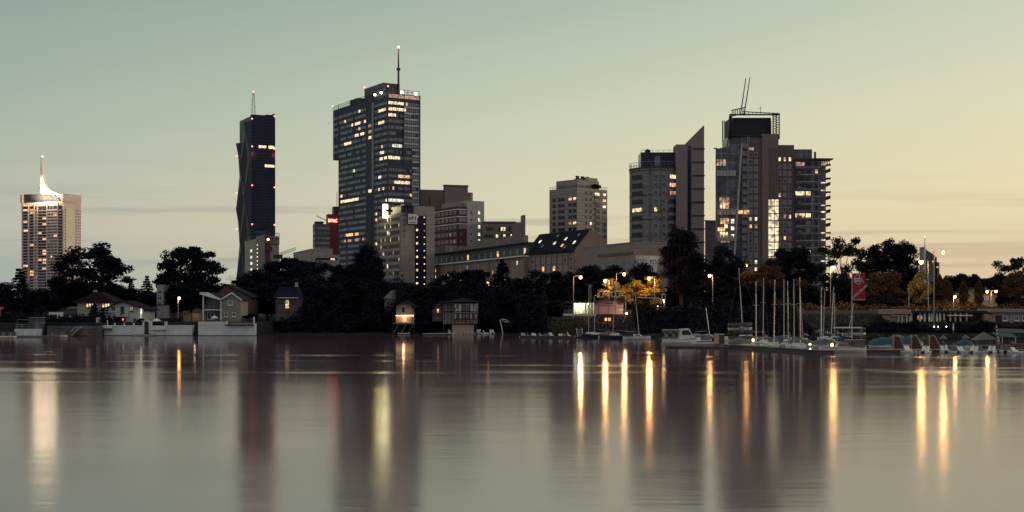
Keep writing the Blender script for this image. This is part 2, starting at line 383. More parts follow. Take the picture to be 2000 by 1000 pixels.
for bay, (u0, u1, dark) in enumerate(bays):
    slot = MB()
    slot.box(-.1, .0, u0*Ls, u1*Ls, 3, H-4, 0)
    for i in range(1, nf):      # balcony parapets step out of a flat dark sheet coloured as recess shade
        z = i*fh + 2; slot.box(-.9 if dark else -.5, -.1, u0*Ls, u1*Ls, z, z+(.75 if dark else 1.65), 1)
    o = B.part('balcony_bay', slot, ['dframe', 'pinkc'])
    pn = MB()
    for i in range(1, nf):
        z = i*fh + 2
        if (i, bay) in litset: pn.box(-.55, -.12, u0*Ls+.6, u1*Ls-.8, z+.75, z+fh-.4)
    if pn.v: pn.obj('lit_window', 'warm' if bay % 3 else 'dim', o)
b = MB()
for u in (.12, .38, .605, .68, .82): b.box(-1.3, 0, u*Ls-.35, u*Ls+.35, 0, H-1)
B.part('fin', b, 'pinkc')
for i in range(1, nf):
    z = i*fh+2.3
    for u in (.05, .68, .80, .92): B.win('f', u*Ws+1, z, 1.5, 1.3, 'glass', 'dframe', 0)
B.flush()
b = MB().box(-.25, -.1, Ls*.70, Ls*.97, H-3.5, H-.8); B.part('lit_window', b, 'warm')
sail = MB()      # sail: vertical mast edge on the left, concave edge sweeping down to the right
zs0, zs1 = H+2, B.z(303)
u_m = Ls*.60; q_ = [(305,.018),(316,.028),(328,.042),(344,.065),(352,.085),(361,.125),(366,.18),(370,.24),(374,.33),(376.5,.40),(379,.48),(382,.52),(392,.52)]
prof = [(u_m, zs0), (u_m, B.z(305))] + [(u_m-w_*Ls, B.z(py)) for py, w_ in q_[:-1]] + [(u_m-.52*Ls, zs0)]
sail.xprism(prof, 3, 6.5)
M['sail'] = mat('sail_white', (.82, .80, .72), .55, var=.05)
B.part('roof_sail', sail, 'sail')
b = MB().tube([(5, u_m-.8, zs0), (5, u_m-.8, zs1)], [.9, .45], 6); B.part('mast', b, 'sail')
beacon(B.root, 5, u_m-.8, zs1+.5, 1.0)
for i, uu in enumerate((.22, .45, .60)):
    ld = bpy.data.lights.new('floodlight', 'SPOT'); ld.energy = 30000; ld.color = (1, .82, .52); ld.spot_size = R(75); ld.spot_blend = .5; ld.shadow_soft_size = .8
    lo = link('floodlight', ld, B.root, (-16, Ls*uu, H+9)); lo.rotation_euler = Vector((-20, 0, -3)).to_track_quat('Z', 'Y').to_euler()

M['office'] = mat('office_wall', (.10, .10, .115), .6, var=.15, brick=(1.5, 3.3, .2, 1), mortar=.6)
for uu in (.16, .30, .44, .56):
    ld = bpy.data.lights.new('streak_lamp', 'POINT'); ld.energy = 6500; ld.color = (1, .80, .52); ld.shadow_soft_size = 1.2; link('streak_lamp', ld, B.root, (-5, Ls*uu, H+4))  # lamps added to broaden the sail's streak on the water
# ---- black folded glass tower
M['folded'] = mat('black_curtain_wall', (.028, .036, .064), .45, var=.25, vscale=.05, spec=.2, brick=(3.2, 3.6, .22, 1), mortar=2.6)
M['fold2'] = mat('black_folds', (.022, .026, .044), .4, var=.3, vscale=.03, spec=.22, brick=(60, 3.6, .3, 1), mortar=1.6)
B = Bld('folded_glass_tower', 'tall black glass tower with a folded zigzag side and lattice mast', 'tower', 468, 491, 537, 1380, 28, 4)
H = B.z(226); DC = B
b = MB().box(0, B.W, 0, B.L, 0, H)
B.part('wall', b, 'folded')
b = MB()         # vertical mullions of the flat front
for i in range(17): b.box(B.W*i/16-.22, B.W*i/16+.22, -.5, 0, 8, H)
B.part('mullion', b, 'fold2')
b = MB().box(B.W*.58, B.W, -.3, 0, H-.01, H+2.5).box(0, B.W*.6, 0, 4, H, H+1.6).add([(B.W*.6,-.3,H),(B.W,-.3,H+4.5),(B.W,-.3,H),(B.W*.6,1,H),(B.W,1,H+4.5),(B.W,1,H)], [(0,2,1),(3,4,5),(0,1,4,3),(1,2,5,4),(2,0,3,5)])
B.part('crown', b, 'fold2')
zz = [0, .16, .38, .60, .80, 1.0]
for s_, (u0, u1, ph) in enumerate(((0, .34, 0), (.34, .68, 1), (.68, 1.0, 0))):
    b = MB(); n = len(zz); vs = []
    for i, t in enumerate(zz):
        k = (i+ph) % 2; amp = 5.0 if k else .4
        z = t*(H-6-10*s_)
        uc = (u0+u1)/2 + (.09 if k else -.09)
        vs += [(0, u0*B.L, z), (-amp, uc*B.L, z), (-amp*.55-.2, u1*B.L-1, z), (0, u1*B.L, z)]
    fs = []
    for i in range(n-1):
        for j in range(3): fs.append((i*4+j, (i+1)*4+j, (i+1)*4+j+1, i*4+j+1))
    fs.append(((n-1)*4, (n-1)*4+3, (n-1)*4+2, (n-1)*4+1))
    b.add(vs, fs); o_ = B.part('folded_bay', b, 'fold2'); e_ = MB(); e_.tube([vs[i*4+1] for i in range(n)], .35, 4); e_.obj('fold_edge', 'office', o_)
b = MB().box(B.W*.30, B.W*.62, -.62, -.52, B.z(288), B.z(283)).box(B.W*.72, B.W*.98, -.62, -.52, B.z(288.5), B.z(282.5))
B.part('lit_window', b, 'cream')
b = MB().box(B.W*.56, B.W*.97, -.62, -.52, B.z(325), B.z(320)); B.part('lit_window', b, 'cream')
b = MB(); mast(b, B.W*.12, 3, H, B.z(180), 2.0, True); B.part('mast', b, 'dsteel'); beacon(B.root, B.W*.12, 3, B.z(178), .9)
for x, py in ((.02,232),(.02,286),(.02,362),(.02,438),(.97,224),(.97,288),(.97,364),(.97,438)): beacon(B.root, B.W*x, -1, B.z(py), .8)
for py in (298, 372, 444): beacon(B.root, -6, B.L*.8, B.z(py), .7)

M['hullred0'] = mat('rust_steel', (.12, .035, .03), .7)
# ---- building site block in front of it
M['lines'] = mat('ribbed_cladding', (.34, .31, .29), .6, var=.1, brick=(80, 1.9, .22), mortar=.55)
M['dlines'] = mat('dark_ribbed_cladding', (.10, .085, .10), .5, var=.2, brick=(3, 2.2, .25, 1), mortar=.6)
B = Bld('round_office_block', 'grey ribbed office block with red steel scaffold below the black tower', 'building', 478, 519, 545, 1000, 22, 4)
H = B.z(461); b = MB()
pts = [(B.W, 0), (B.W, B.L*.8), (0, B.L*.92), (0, B.L*.0)]
b.prism([(0,0),(B.W,0),(B.W,B.L),(0,B.L)], 0, H)
B.part('wall', b, 'lines')
b = MB().box(-.4, 0, B.L*.02, B.L*.42, 0, H+1.5).box(-.4, 3, -.4, 0, 0, H+1.5); B.part('stair_tower', b, 'dlines')
b = MB()
for i in range(9): b.box(-.25, -.05, B.L*.62, B.L*.70, 5+i*(H-10)/9, 5+i*(H-10)/9+2.1)
B.part('lit_window', b, 'pale')
b = MB()
for i in range(14): b.box(-.6, -.42, B.L*.34, B.L*.37, 9+i*(H-12)/14, 9+i*(H-12)/14+1.3)
B.part('lit_window', b, 'cream')
b = MB()         # open roof frame
for i in range(7):
    x = B.W*i/6; b.tube([(x,-.6,H-7), (x,-.6,H+2.5)], .22, 4)
for z in (H-6.8, H-2, H+2.4): b.tube([(0,-.6,z), (B.W,-.6,z)], .2, 4)
for i in range(8): b.tube([(0, B.L*i/7, H), (0, B.L*i/7, H+3.2)], .2, 4)
b.tube([(0,0,H+3.2), (0,B.L*.55,H+6), (0,B.L,H+3)], .3, 4)
B.part('roof_frame', b, 'dsteel')
b = MB(); mast(b, B.W*.18, -3, 0, H+1, 1.5, True); b.box(-1, B.W*.4, -4.4, -1.8, H-12, H-8.5)
B.part('scaffold', b, 'hullred0')
beacon(B.root, B.W*.1, -4.5, H-3, 1.0, 'bulb'); beacon(B.root, 2, B.L*.18, H-32, 1.0, 'bulbw')
b = MB().box(-1, B.W*.62, -.5, 0, H-1, H+.8); 
# ---- crane
p = at(534, 520, 690); rt = thing('tower_crane', 'lit lattice crane jib rising over the dark trees', 'crane', (p.x, 690, 4), R(8))
b = MB(); mast(b, 3, 0, 0, zt(500, 690)-4, .9, True); b.obj('tower', 'steel', rt)
b = MB(); z0, z1 = zt(501, 690)-4, zt(487, 690)-4
for i in range(10):
    f, f2 = i/10, (i+1)/10
    for dz in (0, 1.4): b.tube([(2+f*10.5, 0, z0+(z1-z0)*f+dz), (2+f2*10.5, 0, z0+(z1-z0)*f2+dz*(1-.3*f2))], .14, 4)
    b.tube([(2+f*10.5, 0, z0+(z1-z0)*f), (2+f2*10.5, 0, z0+(z1-z0)*f2+1.4)], .1, 4)
b.obj('jib', 'steel', rt)
b = MB().box(0, 5, -.8, .8, z0-1.2, z0+1.1); b.obj('cab', 'dsteel', rt)

# ---- low beige block, banded office tower, dark red tower
M['beige'] = mat('beige_render', (.36, .31, .26), .85, var=.06, brick=(5, 3.4, .08), mortar=.9)
B = Bld('beige_block', 'plain beige windowless block right of the crane', 'building', 573, 607, 613, 720, 20, 4)
H = B.z(488); B.part('wall', MB().box(0,B.W,0,B.L,0,H), 'beige'); B.part('parapet', MB().box(-.2,B.W+.2,-.2,B.L+.2,H,H+.6), 'conc')
M['office'] = mat('office_wall', (.10, .10, .115), .6, var=.15, brick=(1.5, 3.3, .2, 1), mortar=.6)
B = Bld('banded_office_block', 'dark office block with grey window bands left of the dark red tower', 'building', 611, 617, 645, 900, 25, 4)
H = B.z(437); B.part('wall', MB().box(0,B.W,0,B.L,0,H), 'office')
for i in range(9):
    z = H-4-i*3.6
    B.part('window_band', MB().box(.5,B.W-.5,-.3,0,z,z+1.5,0).box(-.3,0,1,B.L-1,z,z+1.5,0), 'glass2' if i % 3 else 'curtain')
b = MB().box(1,B.W*.6,3,8,H,H+2).tube([(3,2,H),(9,2,H+2.5),(1,2,H+6)],.3,4); B.part('roof_plant', b, 'dsteel')
M['redwall'] = mat('dark_red_cladding', (.16, .022, .035), .5, var=.12, vscale=.1)
B = Bld('dark_red_tower', 'dark red slab tower with a small lit red sign', 'tower', 637, 641, 664, 930, 22, 4)
H = B.z(418); B.part('wall', MB().prism([(0,0),(B.W,0),(B.W,B.L),(0,B.L)],0,H), 'redwall')
B.part('roof_plant', MB().box(B.W*.55,B.W*.95,2,8,H,H+6).tube([(B.W*.85,4,H+5),(B.W*.85,4,H+17)],.2,4), 'dsteel')
M['redsign'] = lit('red_sign', (1,.16,.12), 12, sampled=True)
text('BAWAG', 3.4, 'redsign', B.root, (3.4, -.3, H-5), (R(90),0,0), 'sign_lettering', .15, sx=.55)
def redlight(root, x, y, z, E, col=(1,.10,.12), r=1.0):
    ld = bpy.data.lights.new('beacon_light', 'POINT'); ld.energy = E; ld.color = col; ld.shadow_soft_size = r; link('beacon_light', ld, root, (x, y, z))
redlight(DC.root, 1, -3, DC.z(300), 1100); redlight(DC.root, DC.W*.97, -3, DC.z(300), 1300)
B = Bld('low_terrace_block', 'low grey terraced block at the foot of the dark red tower', 'building', 611, 616, 663, 700, 20, 4)
H = B.z(497); B.part('wall', MB().box(0,B.W,0,B.L,0,H).box(B.W*.05,B.W*.72,.5,B.L,H,H+3.5), 'conc')
for i in range(9): B.win('f', B.W*(i+.7)/10, H-3.2, 1.4, 1.3, 'cream' if i in (6,7) else 'glass', 'dframe', 0)
B.flush()

# ---- the tall dark office tower with the overhanging top
M['spand'] = mat('dark_spandrel', (.046, .056, .086), .6, var=.12, vscale=.15, spec=.12, brick=(2.9, 30, .12, 1), mortar=1.8)
M['gbright'] = mat('sky_painted_glass', (.42, .46, .46), .3, var=.25, vscale=.3, spec=.8)  # sky light on the panes put into the pale base colour
B = Bld('dark_office_tower', 'tallest dark glass office tower with an overhanging top and roof mast', 'tower', 661, 757, 820, 775, 32, 4)
H = B.z(181); Wd = B.W; Ld = B.L; kL = (650-1000)/F
B.part('wall', MB().box(0, Wd, 0, Ld, 0, H), 'spand')
a = B.a; D = B.D; xc = (757-1000)*D/F
Lo = (kL*D-xc)/(-math.sin(a)-kL*math.cos(a))
B.part('overhang', MB().box(.2, Wd*.6, Ld-.01, Lo, B.z(287), H), 'spand')
nfl = 34; fh = (H-6)/nfl; R_ = random.Random(11)
uR0, uR1 = Ld*.295, Ld*.405          # dark strip standing for the shaded gap in the side face
def band(face, u0, u1, z, mats, off=.12, n=None, h=1.75, parent=None):
    """a ribbon of panes; mats gives the material key of each pane"""
    ks = sorted(k for k in set(mats) if k); b = MB(); st = (u1-u0)/len(mats)
    for i, k in enumerate(mats):
        if k is None: continue
        x0, x1 = u0+st*i+.12, u0+st*(i+1)-.12
        if face == 'f': b.box(x0, x1, -off, -.0, z, z+h, ks.index(k))
        else: b.box(-off, 0, x0, x1, z, z+h, ks.index(k))
    return b.obj('window_band', ks, parent)
litL = {0:(.0,.0,None), 3:(.45,1,'cream'), 5:(.60,.95,'cream'), 6:(.2,.45,'cream'), 15:(.05,.2,'cream'), 16:(.0,.75,'cream'), 22:(.3,.7,'warm'), 23:(.2,.9,'dim')}
litM = {2:(.35,.9,'cream'), 4:(.35,1,'cream'), 9:(.5,.8,'pale'), 10:(.45,1,'cream'), 15:(.3,.8,'cream'), 13:(.3,.6,'pale'), 20:(.1,.7,'warm'), 22:(.2,.9,'cream'), 24:(0,1,'cream')}
litF = {1:(.0,.5,'cream'), 2:(.0,.55,'cream'), 3:(0,.35,'cream'), 10:(0,.52,'cream'), 13:(.3,.7,'warm'), 14:(.2,.7,'cream'), 17:(0,.5,'pale'), 21:(.55,.75,'pale'), 24:(.2,.5,'pale'), 8:(.1,.45,'pale')}
for i in range(1, nfl):
    z = H-3.2-i*fh
    def row(n, spec, p=.02, base=('glass2','glass2','glass2','glass2','curtain','glass')):
        out = []
        for q in range(n):
            f = (q+.5)/n; k = R_.choice(base)
            if spec and spec[2] and spec[0] <= f <= spec[1] and R_.random() < .85: k = spec[2]
            elif R_.random() < p: k = R_.choice(('cream','warm'))
            out.append(k)
        return out
    # side face: left wing and middle strip either side of the shaft
    wl = row(15, litL.get(i)); wl = [k if (q % 4) else (k if R_.random() < .6 else None) for q, k in enumerate(wl)]
    band('l', Ld-1.2, uR1, z, wl, parent=B.root) if False else band('l', uR1+1, Ld-1, z, wl[::-1], parent=B.root)
    band('l', .8, uR0-3, z, row(9, litM.get(i))[::-1], parent=B.root)
    if i < 6 or i > 30: pass
    # front face
    if i not in (11, 19):
        base = ('glass2','curtain','glass2','glass2') if i % 3 else ('glass2','glass2','glass')
        rf = row(16, litF.get(i), .02, base)
        if i > 20 and i % 2: rf = ['glass2']*16
        band('f', .5, Wd-.4, z, rf, h=1.9, parent=B.root)
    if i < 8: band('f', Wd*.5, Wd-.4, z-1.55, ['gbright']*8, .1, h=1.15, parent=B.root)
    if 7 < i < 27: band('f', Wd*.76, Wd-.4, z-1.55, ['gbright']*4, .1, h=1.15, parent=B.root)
    if i < 8: band('l', Ld+.6, Lo-1, z, row(4, None, .0), off=-.05, parent=B.root) if i != 5 else None
M['shaft'] = mat('shade_black', (.008, .008, .014), .5)
B.part('shaft', MB().box(-.16, 0, uR0, uR1, B.z(368), H).box(-.16, 0, uR0, uR1, B.z(478), B.z(418)), 'shaft')  # flat strip whose colour carries the shade of the gap
band('l', uR0-2.8, uR0-.2, B.z(368), ['glass2'], .5, h=B.z(192)-B.z(368), parent=B.root)
for i, k in ((4,'dim'),(5,'dim'),(6,'cream'),(15,'cream')):
    z = H-3.2-i*fh; B.part('lit_window', MB().box(-.26,-.16,uR0+1,uR1-3,z,z+1.8), k)
for x in (.01, .5, 1): B.part('corner_mullion', MB().box(Wd*x-.25,Wd*x+.25,-.35,0,0,H), 'dframe')
B.part('penthouse', MB().box(1, Wd*.56, Ld*.11, Ld*.48, H, B.z(157)), 'conc2' if 'conc2' in M else 'dlines')
b = MB(); railing(b, [(Wd,0,H),(0,0,H),(0,Ld,H)], 2.6, 3, .14, 2); railing(b, [(0.2,Ld,H),(.2,Lo,H)], 2.4, 3, .14, 2); B.part('roof_railing', b, 'dsteel')
B.part('roof_plant', MB().box(1,9,Ld*.62,Ld*.78,H,H+3.5), 'dframe')
b = MB(); mast(b, Wd*.5, Ld*.10, H, B.z(88), .75); b.tube([(Wd*.5-1,Ld*.10,B.z(128)),(Wd*.5+1,Ld*.10,B.z(128))],.9,6); B.part('mast', b, 'dsteel'); beacon(B.root, Wd*.5, Ld*.10, B.z(84), .9)
for (x, y, z) in ((0,-.6,H+4),(0,Lo,H+3),(1,Ld*.48,B.z(157)+1)): beacon(B.root, x, y, z, .5)
for x, y in ((Wd*.42,-.8),(Wd*.86,-.8)):
    beacon(B.root, x, y, H+1, .9, 'bulbw')
for y in (Ld*.10, Ld*.22): beacon(B.root, -.8, y, H+1, .75, 'bulbw')
B.part('lit_window', MB().box(Wd*.02,Wd*.97,-.2,0,H-2.8,H-.6), 'dim')

# ---- hotel block with the square sign
M['hstone'] = mat('hotel_panels', (.30, .28, .255), .75, var=.08, brick=(4.2, 2.1, .09, 1), mortar=.68)
M['hbrown'] = mat('hotel_render', (.36, .30, .27), .8, var=.08, brick=(1.9, 3.1, .12, 1), mortar=.78)
M['navy'] = mat('navy_glass', (.012, .014, .04), .25, var=.2, vscale=.1)
B = Bld('hotel_block', 'light brown hotel block with square framed sign and dark glass shaft', 'building', 737, 783, 849, 560, 28, 4)
Hl, Hr = B.z(416), B.z(401); Ws, Ls = B.W, B.L
x1 = Ws*.40; x2 = Ws*.735; cut = Ws*.36
B.part('wall', MB().box(0, x1, 0, Ls, 0, Hl), 'hstone')
B.part('side_wall', MB().box(-.25, 0, 0.1, Ls, 0, Hl-.4), 'hbrown')
B.part('rear_wing', MB().box(x1, Ws, .0, Ls*.4, 0, Hr), 'hstone')
B.part('glass_shaft', MB().box(x1+.2, x2, -.3, 0, 8, B.z(420)), 'navy')
for i in range(15):
    z = B.z(424)-i*3.05
    if z < 8: break
    for xx, big in ((x1+1.1, i % 2 == 0), (x2-.9, 0)):
        B.part('shaft_lamp', MB().box(xx-(.42 if big else .25), xx+(.42 if big else .25), -.5, -.3, z, z+(1.0 if big else .5)), 'cream')
R2 = random.Random(5)
for i in range(13):
    z = B.z(428)-.4-i*3.1
    if z < 3: break
    for j in range(16):
        u = Ls*(.055+.058*j)
        if j == 8:
            B.win('l', u+.3, z, 1.9, 2.1, R2.choice(('glass2','cream','glass2','curtain')), 'dframe', 0, off=.25); continue
        B.win('l', u, z, 1.15, 1.7, pick(R2, .10, 'glass'), 'dframe', 0, off=.25)
B.flush()
B.part('roof_plant', MB().box(1, x1*.9, 2, Ls*.5, Hl, Hl+3.5).box(x1*.3, x1*.9, 1, 5, Hl+3.5, Hl+4.5), 'dframe')
sg = MB().box(-2.6,2.6,-.5,0,-2.6,2.6); s_ = sg.obj('sign_frame', 'dframe', B.root, (x1*.82, -.05, B.z(427)))
MB().box(-2.25,2.25,-.62,-.5,-2.25,2.25).obj('sign_board', 'offw', s_)
text('nH', 3.0, 'dframe', s_, (0, -.66, .35), (R(90),0,0), 'sign_lettering', .05)
text('HOTELS', .85, 'dframe', s_, (0, -.66, -1.5), (R(90),0,0), 'sign_lettering', .05)
for i, ch in enumerate('HOTEL'): text(ch, 2.1, 'dframe', B.root, (x1*.26, -.08, B.z(421)-i*2.25), (R(90),0,0), 'sign_lettering', .06)
b = MB().box(-1.5,1.5,-.8,.8,0,1); b.obj('floodlamp', 'dsteel', B.root, (-2, Ls*.32, Hl+1))
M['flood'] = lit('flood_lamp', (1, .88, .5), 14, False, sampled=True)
b = MB(); b.prism([(-1.1,-.3),(1.1,-.3),(1.1,.3),(-1.1,.3)], 0, 6.2); b.obj('flood_glow', 'flood', B.root, (-1.2, Ls*.55, Hl-1.2))  # glowing block added for the floodlamp's glare
ld = bpy.data.lights.new('floodlight', 'POINT'); ld.energy = 1500; ld.color = (1, .80, .32); ld.shadow_soft_size = .8
link('floodlight', ld, B.root, (-4.5, Ls*.55, Hl+3))

# ---- plain taupe slabs behind
M['taupe'] = mat('taupe_render', (.20, .175, .16), .85, var=.05)
B = Bld('taupe_slab', 'plain taupe slab block rising behind the hotel', 'building', 815, 821, 869.5, 800, 14, 4)
B.part('wall', MB().box(0,B.W,0,B.L,0,B.z(370)), 'taupe'); b = MB(); mast(b, 6, -1, B.z(400), B.z(385), .4); B.part('antenna', b, 'dsteel')
B = Bld('taupe_tower_block', 'taller plain taupe block behind the brick building', 'building', 866, 869, 914, 790, 18, 4)
H = B.z(363); B.part('wall', MB().box(0,B.W,0,B.L,0,H), 'taupe'); B.part('parapet', MB().box(-.3,B.W+.3,-.3,B.L,H,H+.8), 'dframe')

# ---- dark brick block with grey tower end
M['brick'] = mat('dark_brick', (.105, .045, .05), .85, var=.1, brick=(.9, .45, .05), mortar=.75)
M['gtile'] = mat('grey_green_tiles', (.36, .38, .37), .6, var=.05, brick=(1.2, 1.2, .05, 1), mortar=.86)
B = Bld('brick_office_block', 'dark brick block with pale window pairs and a grey stair end', 'building', 846, 893, 945, 640, 30, 4)
H = B.z(403); Ws, Ls = B.W, B.L; xs_ = Ws*.36
B.part('wall', MB().box(0,xs_,0,Ls,0,H), 'brick')
B.part('stair_end', MB().box(xs_,Ws,-.4,Ls*.4,0,B.z(391)), 'gtile')
B.part('rooftop_drum', MB().lathe([(2.4,0),(2.4,4.5)],16,0,(Ws*.55,4,B.z(391))), 'taupe')
B.part('roof_plant', MB().box(1,xs_,3,Ls*.7,H,H+2.6), 'hstone')
for i in range(11):
    z = H-4.3-i*3.75
    if z < 3: break
    if i < 3:
        B.part('white_band', MB().box(-.2,xs_,-.25,0,z+2.6,z+3.0).box(-.25,0,0,Ls,z+2.6,z+3.0), 'offw')
        for q in range(3): B.win('f', xs_*(.3+.27*q), z+.3, 1.3, 1.8, 'glass2', 'frame', 0)
    else: B.win('f', xs_*.4, z+.5, 1.0, 1.3, 'glass', 'frame', 0)
    for j in range(6):
        for dj in (-.9, .9): B.win('l', Ls*(.09+.165*j)+dj, z+.3, 1.0, 1.9, pick(R2, .03, 'glass2'), 'frame', 0)
    B.part('stair_window', MB().box(Ws*.77,Ws*.84,-.55,-.4,z+.6,z+2.4), 'pale')
    B.part('slot_window', MB().box(Ws*.50,Ws*.535,-.55,-.4,z+.8,z+1.9), 'dframe')
B.flush()
# ---- ribbon window office with stair tower
M['warmgrey'] = mat('warm_grey_wall', (.21, .18, .16), .85, var=.06)
B = Bld('ribbon_window_office', 'low office block with brown window ribbons beside a blank stair tower', 'building', 940, 1008, 1026, 620, 6, 4)
H = B.z(434)
B.part('wall', MB().box(0,3.2,0,B.L,0,H), 'warmgrey')
B.part('stair_tower', MB().box(3.2,B.W,-.5,8,0,B.z(420)), 'warmgrey')
B = Bld('ribbon_office_wing', 'brown office wing with horizontal window ribbons left of the stair tower', 'building', 941, 943, 1008, 640, 82, 4) if False else B
# front ribbons on a slab facing the viewer
p = at(943, 500, 640)
rt = thing('ribbon_office_wing', 'brown office wing with horizontal window ribbons left of a blank stair tower', 'building', (p.x, 640, 4), R(2))
wW = 65*640/F; Hh = zt(436, 640)-4
MB().box(0,wW,0,14,0,Hh).obj('wall', 'warmgrey', rt); MB().box(-.2,wW,-.3,14,Hh,Hh+.9).obj('parapet', 'dframe', rt)
for i in range(9):
    z = Hh-3.8-i*3.7
    ks = [('cream' if (i, q) in ((0,7),(1,5),(1,8),(1,11),(2,7),(0,8)) else R2.choice(('glass','glass','glass2'))) for q in range(13)]
    band('f', .4, wW-.4, z, ks, .15, h=1.7, parent=rt)

# ---- long low residential block rising out of the trees
M['resid'] = mat('pink_brown_render', (.29, .215, .18), .85, var=.1, brick=(3.1, 2.9, .06, 1), mortar=.85)
M['tiles'] = mat('dark_roof_tiles', (.020, .020, .030), .8, spec=.05, var=.2, brick=(.5, .5, .06), mortar=.6)
B = Bld('long_residential_block', 'long pink brown residential block with dark roof deck behind the trees', 'building', 801, 1024, 1027, 470, 20.6, 4)
Ls = B.L; H = B.z(492); wd = 13
B.part('wall', MB().box(0,wd,0,Ls,0,H-1.5), 'resid')
B.part('roof_storey', MB().box(1.8,wd,.0,Ls-2,H-1.5,H+3.2), 'dframe')
B.part('eave', MB().box(-1.0,wd,-.3,Ls+.5,H-1.8,H-1.3), 'offw')
B.part('deck_roof', MB().box(.6,wd+1,0,Ls-4,H+3.2,H+3.8), 'roof')
b = MB()
for i in range(9): b.box(3.2,4.4,Ls*(.05+.1*i),Ls*(.05+.1*i)+.7,H+3.8,H+6.2)
B.part('chimney', b, 'hstone')
b = MB()
for i, (f0, f1) in enumerate(((.12,.22),(.30,.44),(.55,.62),(.70,.85))): b.box(3.5,9,Ls*f0,Ls*f1,H+3.8,H+7.5 if i != 2 else H+6)
B.part('roof_plant', b, 'warmgrey')
R3 = random.Random(21); nb = 34
for j in range(nb):
    u = Ls*(j+.6)/nb
    if j % 5 == 3: B.part('pier', MB().box(-.35,0,u-.25,u+.25,0,H-2), 'resid'); 
    for i in range(7):
        z = H-4.9-i*3.0
        if z < 2: continue
        k = pick(R3, .36 if j > 12 else .22, 'glass2' if R3.random() < .4 else 'glass', ('warm','cream','dim','cream'))
        if j % 5 == 3: continue
        B.win('l', u, z, 1.7 if j % 3 else 1.1, 1.75, k, 'frame', 1 if j % 3 else 0)
B.flush()
for i in range(20): B.part('roof_window', MB().box(1.6,1.8,Ls*(.02+.048*i),Ls*(.02+.048*i)+1.5,H-.6,H+1.6), 'glass2' if i not in (0,4,9) else 'warm')

# ---- pitched roof block
B = Bld('gabled_residential_block', 'brown residential block with a steep dark roof and beige gable', 'building', 1026, 1122, 1202, 440, 27, 4)
Ws, Ls = B.W, B.L; H = B.z(488); Hp = B.z(450); xm = Ws*.36
B.part('wall', MB().yprism([(0,0),(Ws,0),(Ws,H-1),(xm+3,Hp),(xm,Hp),(0,H)][::-1], 0, Ls), 'resid')
b = MB().add([(-.6,-.3,H-.6),(-.6,Ls,H-.6),(xm,Ls,Hp+.4),(xm,-.3,Hp+.4),(-.6,-.3,H-.3),(-.6,Ls,H-.3),(xm,Ls,Hp+.7),(xm,-.3,Hp+.7)],
     [(0,1,2,3),(7,6,5,4),(0,3,7,4),(1,5,6,2),(0,4,5,1),(3,2,6,7)])
B.part('roof', b, 'tiles')
for i, (f, g_) in enumerate(((.1,.4),(.12,.75),(.3,.3),(.33,.62),(.5,.45),(.55,.8),(.72,.35),(.85,.6),(.22,.2))):
    y = Ls*f; x = -.6+(xm+.6)*g_; z = H-.3+(Hp+1-H)*g_
    o = MB().box(-.8,.8,-1.1,1.1,0,.16).obj('skylight', 'warm' if i in (2,) else 'pale' if i in (0,3,4,7) else 'glass2', B.root, (x,y,z)); o.rotation_euler = (0, -math.atan2(Hp+1-H, xm+.6), 0); o.scale = (.8, .55, 1)
for j in range(9):
    u = Ls*(j+.55)/9
    B.part('pilaster', MB().box(-.45,0,u-2.1,u-1.6,0,H-1), 'beige')
    for i in range(8):
        z = H-4.2-i*3.0
        if z < 2: break
        B.win('l', u, z, 1.9, 1.9, 'warm' if (j,i) in ((3,1),(5,1),(3,3),(5,3)) else R3.choice(('glass','glass2','glass','curtain')), 'frame', 1, True)
B.flush()

# ---- beige hall with the ribbon window and sign
M['tan'] = mat('tan_render', (.33, .26, .21), .85, var=.05, brick=(3, 1.5, .03, 1), mortar=.92)
B = Bld('beige_hall', 'windowless tan hall with a slanted white sign board and ribbon window', 'building', 1136, 1241, 1302, 385, 23, 5)
Ws, Ls = B.W, B.L; H = B.z(474)
B.part('wall', MB().box(0,Ws,0,Ls,0,H), 'tan'); B.part('parapet', MB().box(-.15,Ws+.1,-.15,Ls+.1,H,H+.35), 'beige')
for q in range(3): B.part('ribbon_window', MB().box(-.12,0,Ls*(.04+.22*q),Ls*(.04+.22*q+.205),B.z(497),B.z(491)), 'glass')
for q in range(5): B.part('panel_window', MB().box(-.12,0,Ls*(.02+.17*q),Ls*(.02+.17*q+.15),B.z(523),B.z(509)), 'glass2')
o = MB().yprism([(Ws*.01,B.z(533)),(Ws*.01,B.z(499)),(Ws*.76,B.z(499)),(Ws*.66,B.z(533))], -.35, 0).obj('sign_surround', 'offw', B.root)
MB().box(Ws*.10,Ws*.68,-.5,-.36,B.z(518),B.z(507)).obj('sign_board', 'white', o)
text('ALTO  POOL', 2.0, 'dframe', o, (Ws*.39,-.54,B.z(511.5)), (R(90),0,0), 'sign_lettering', .02, sx=.9)

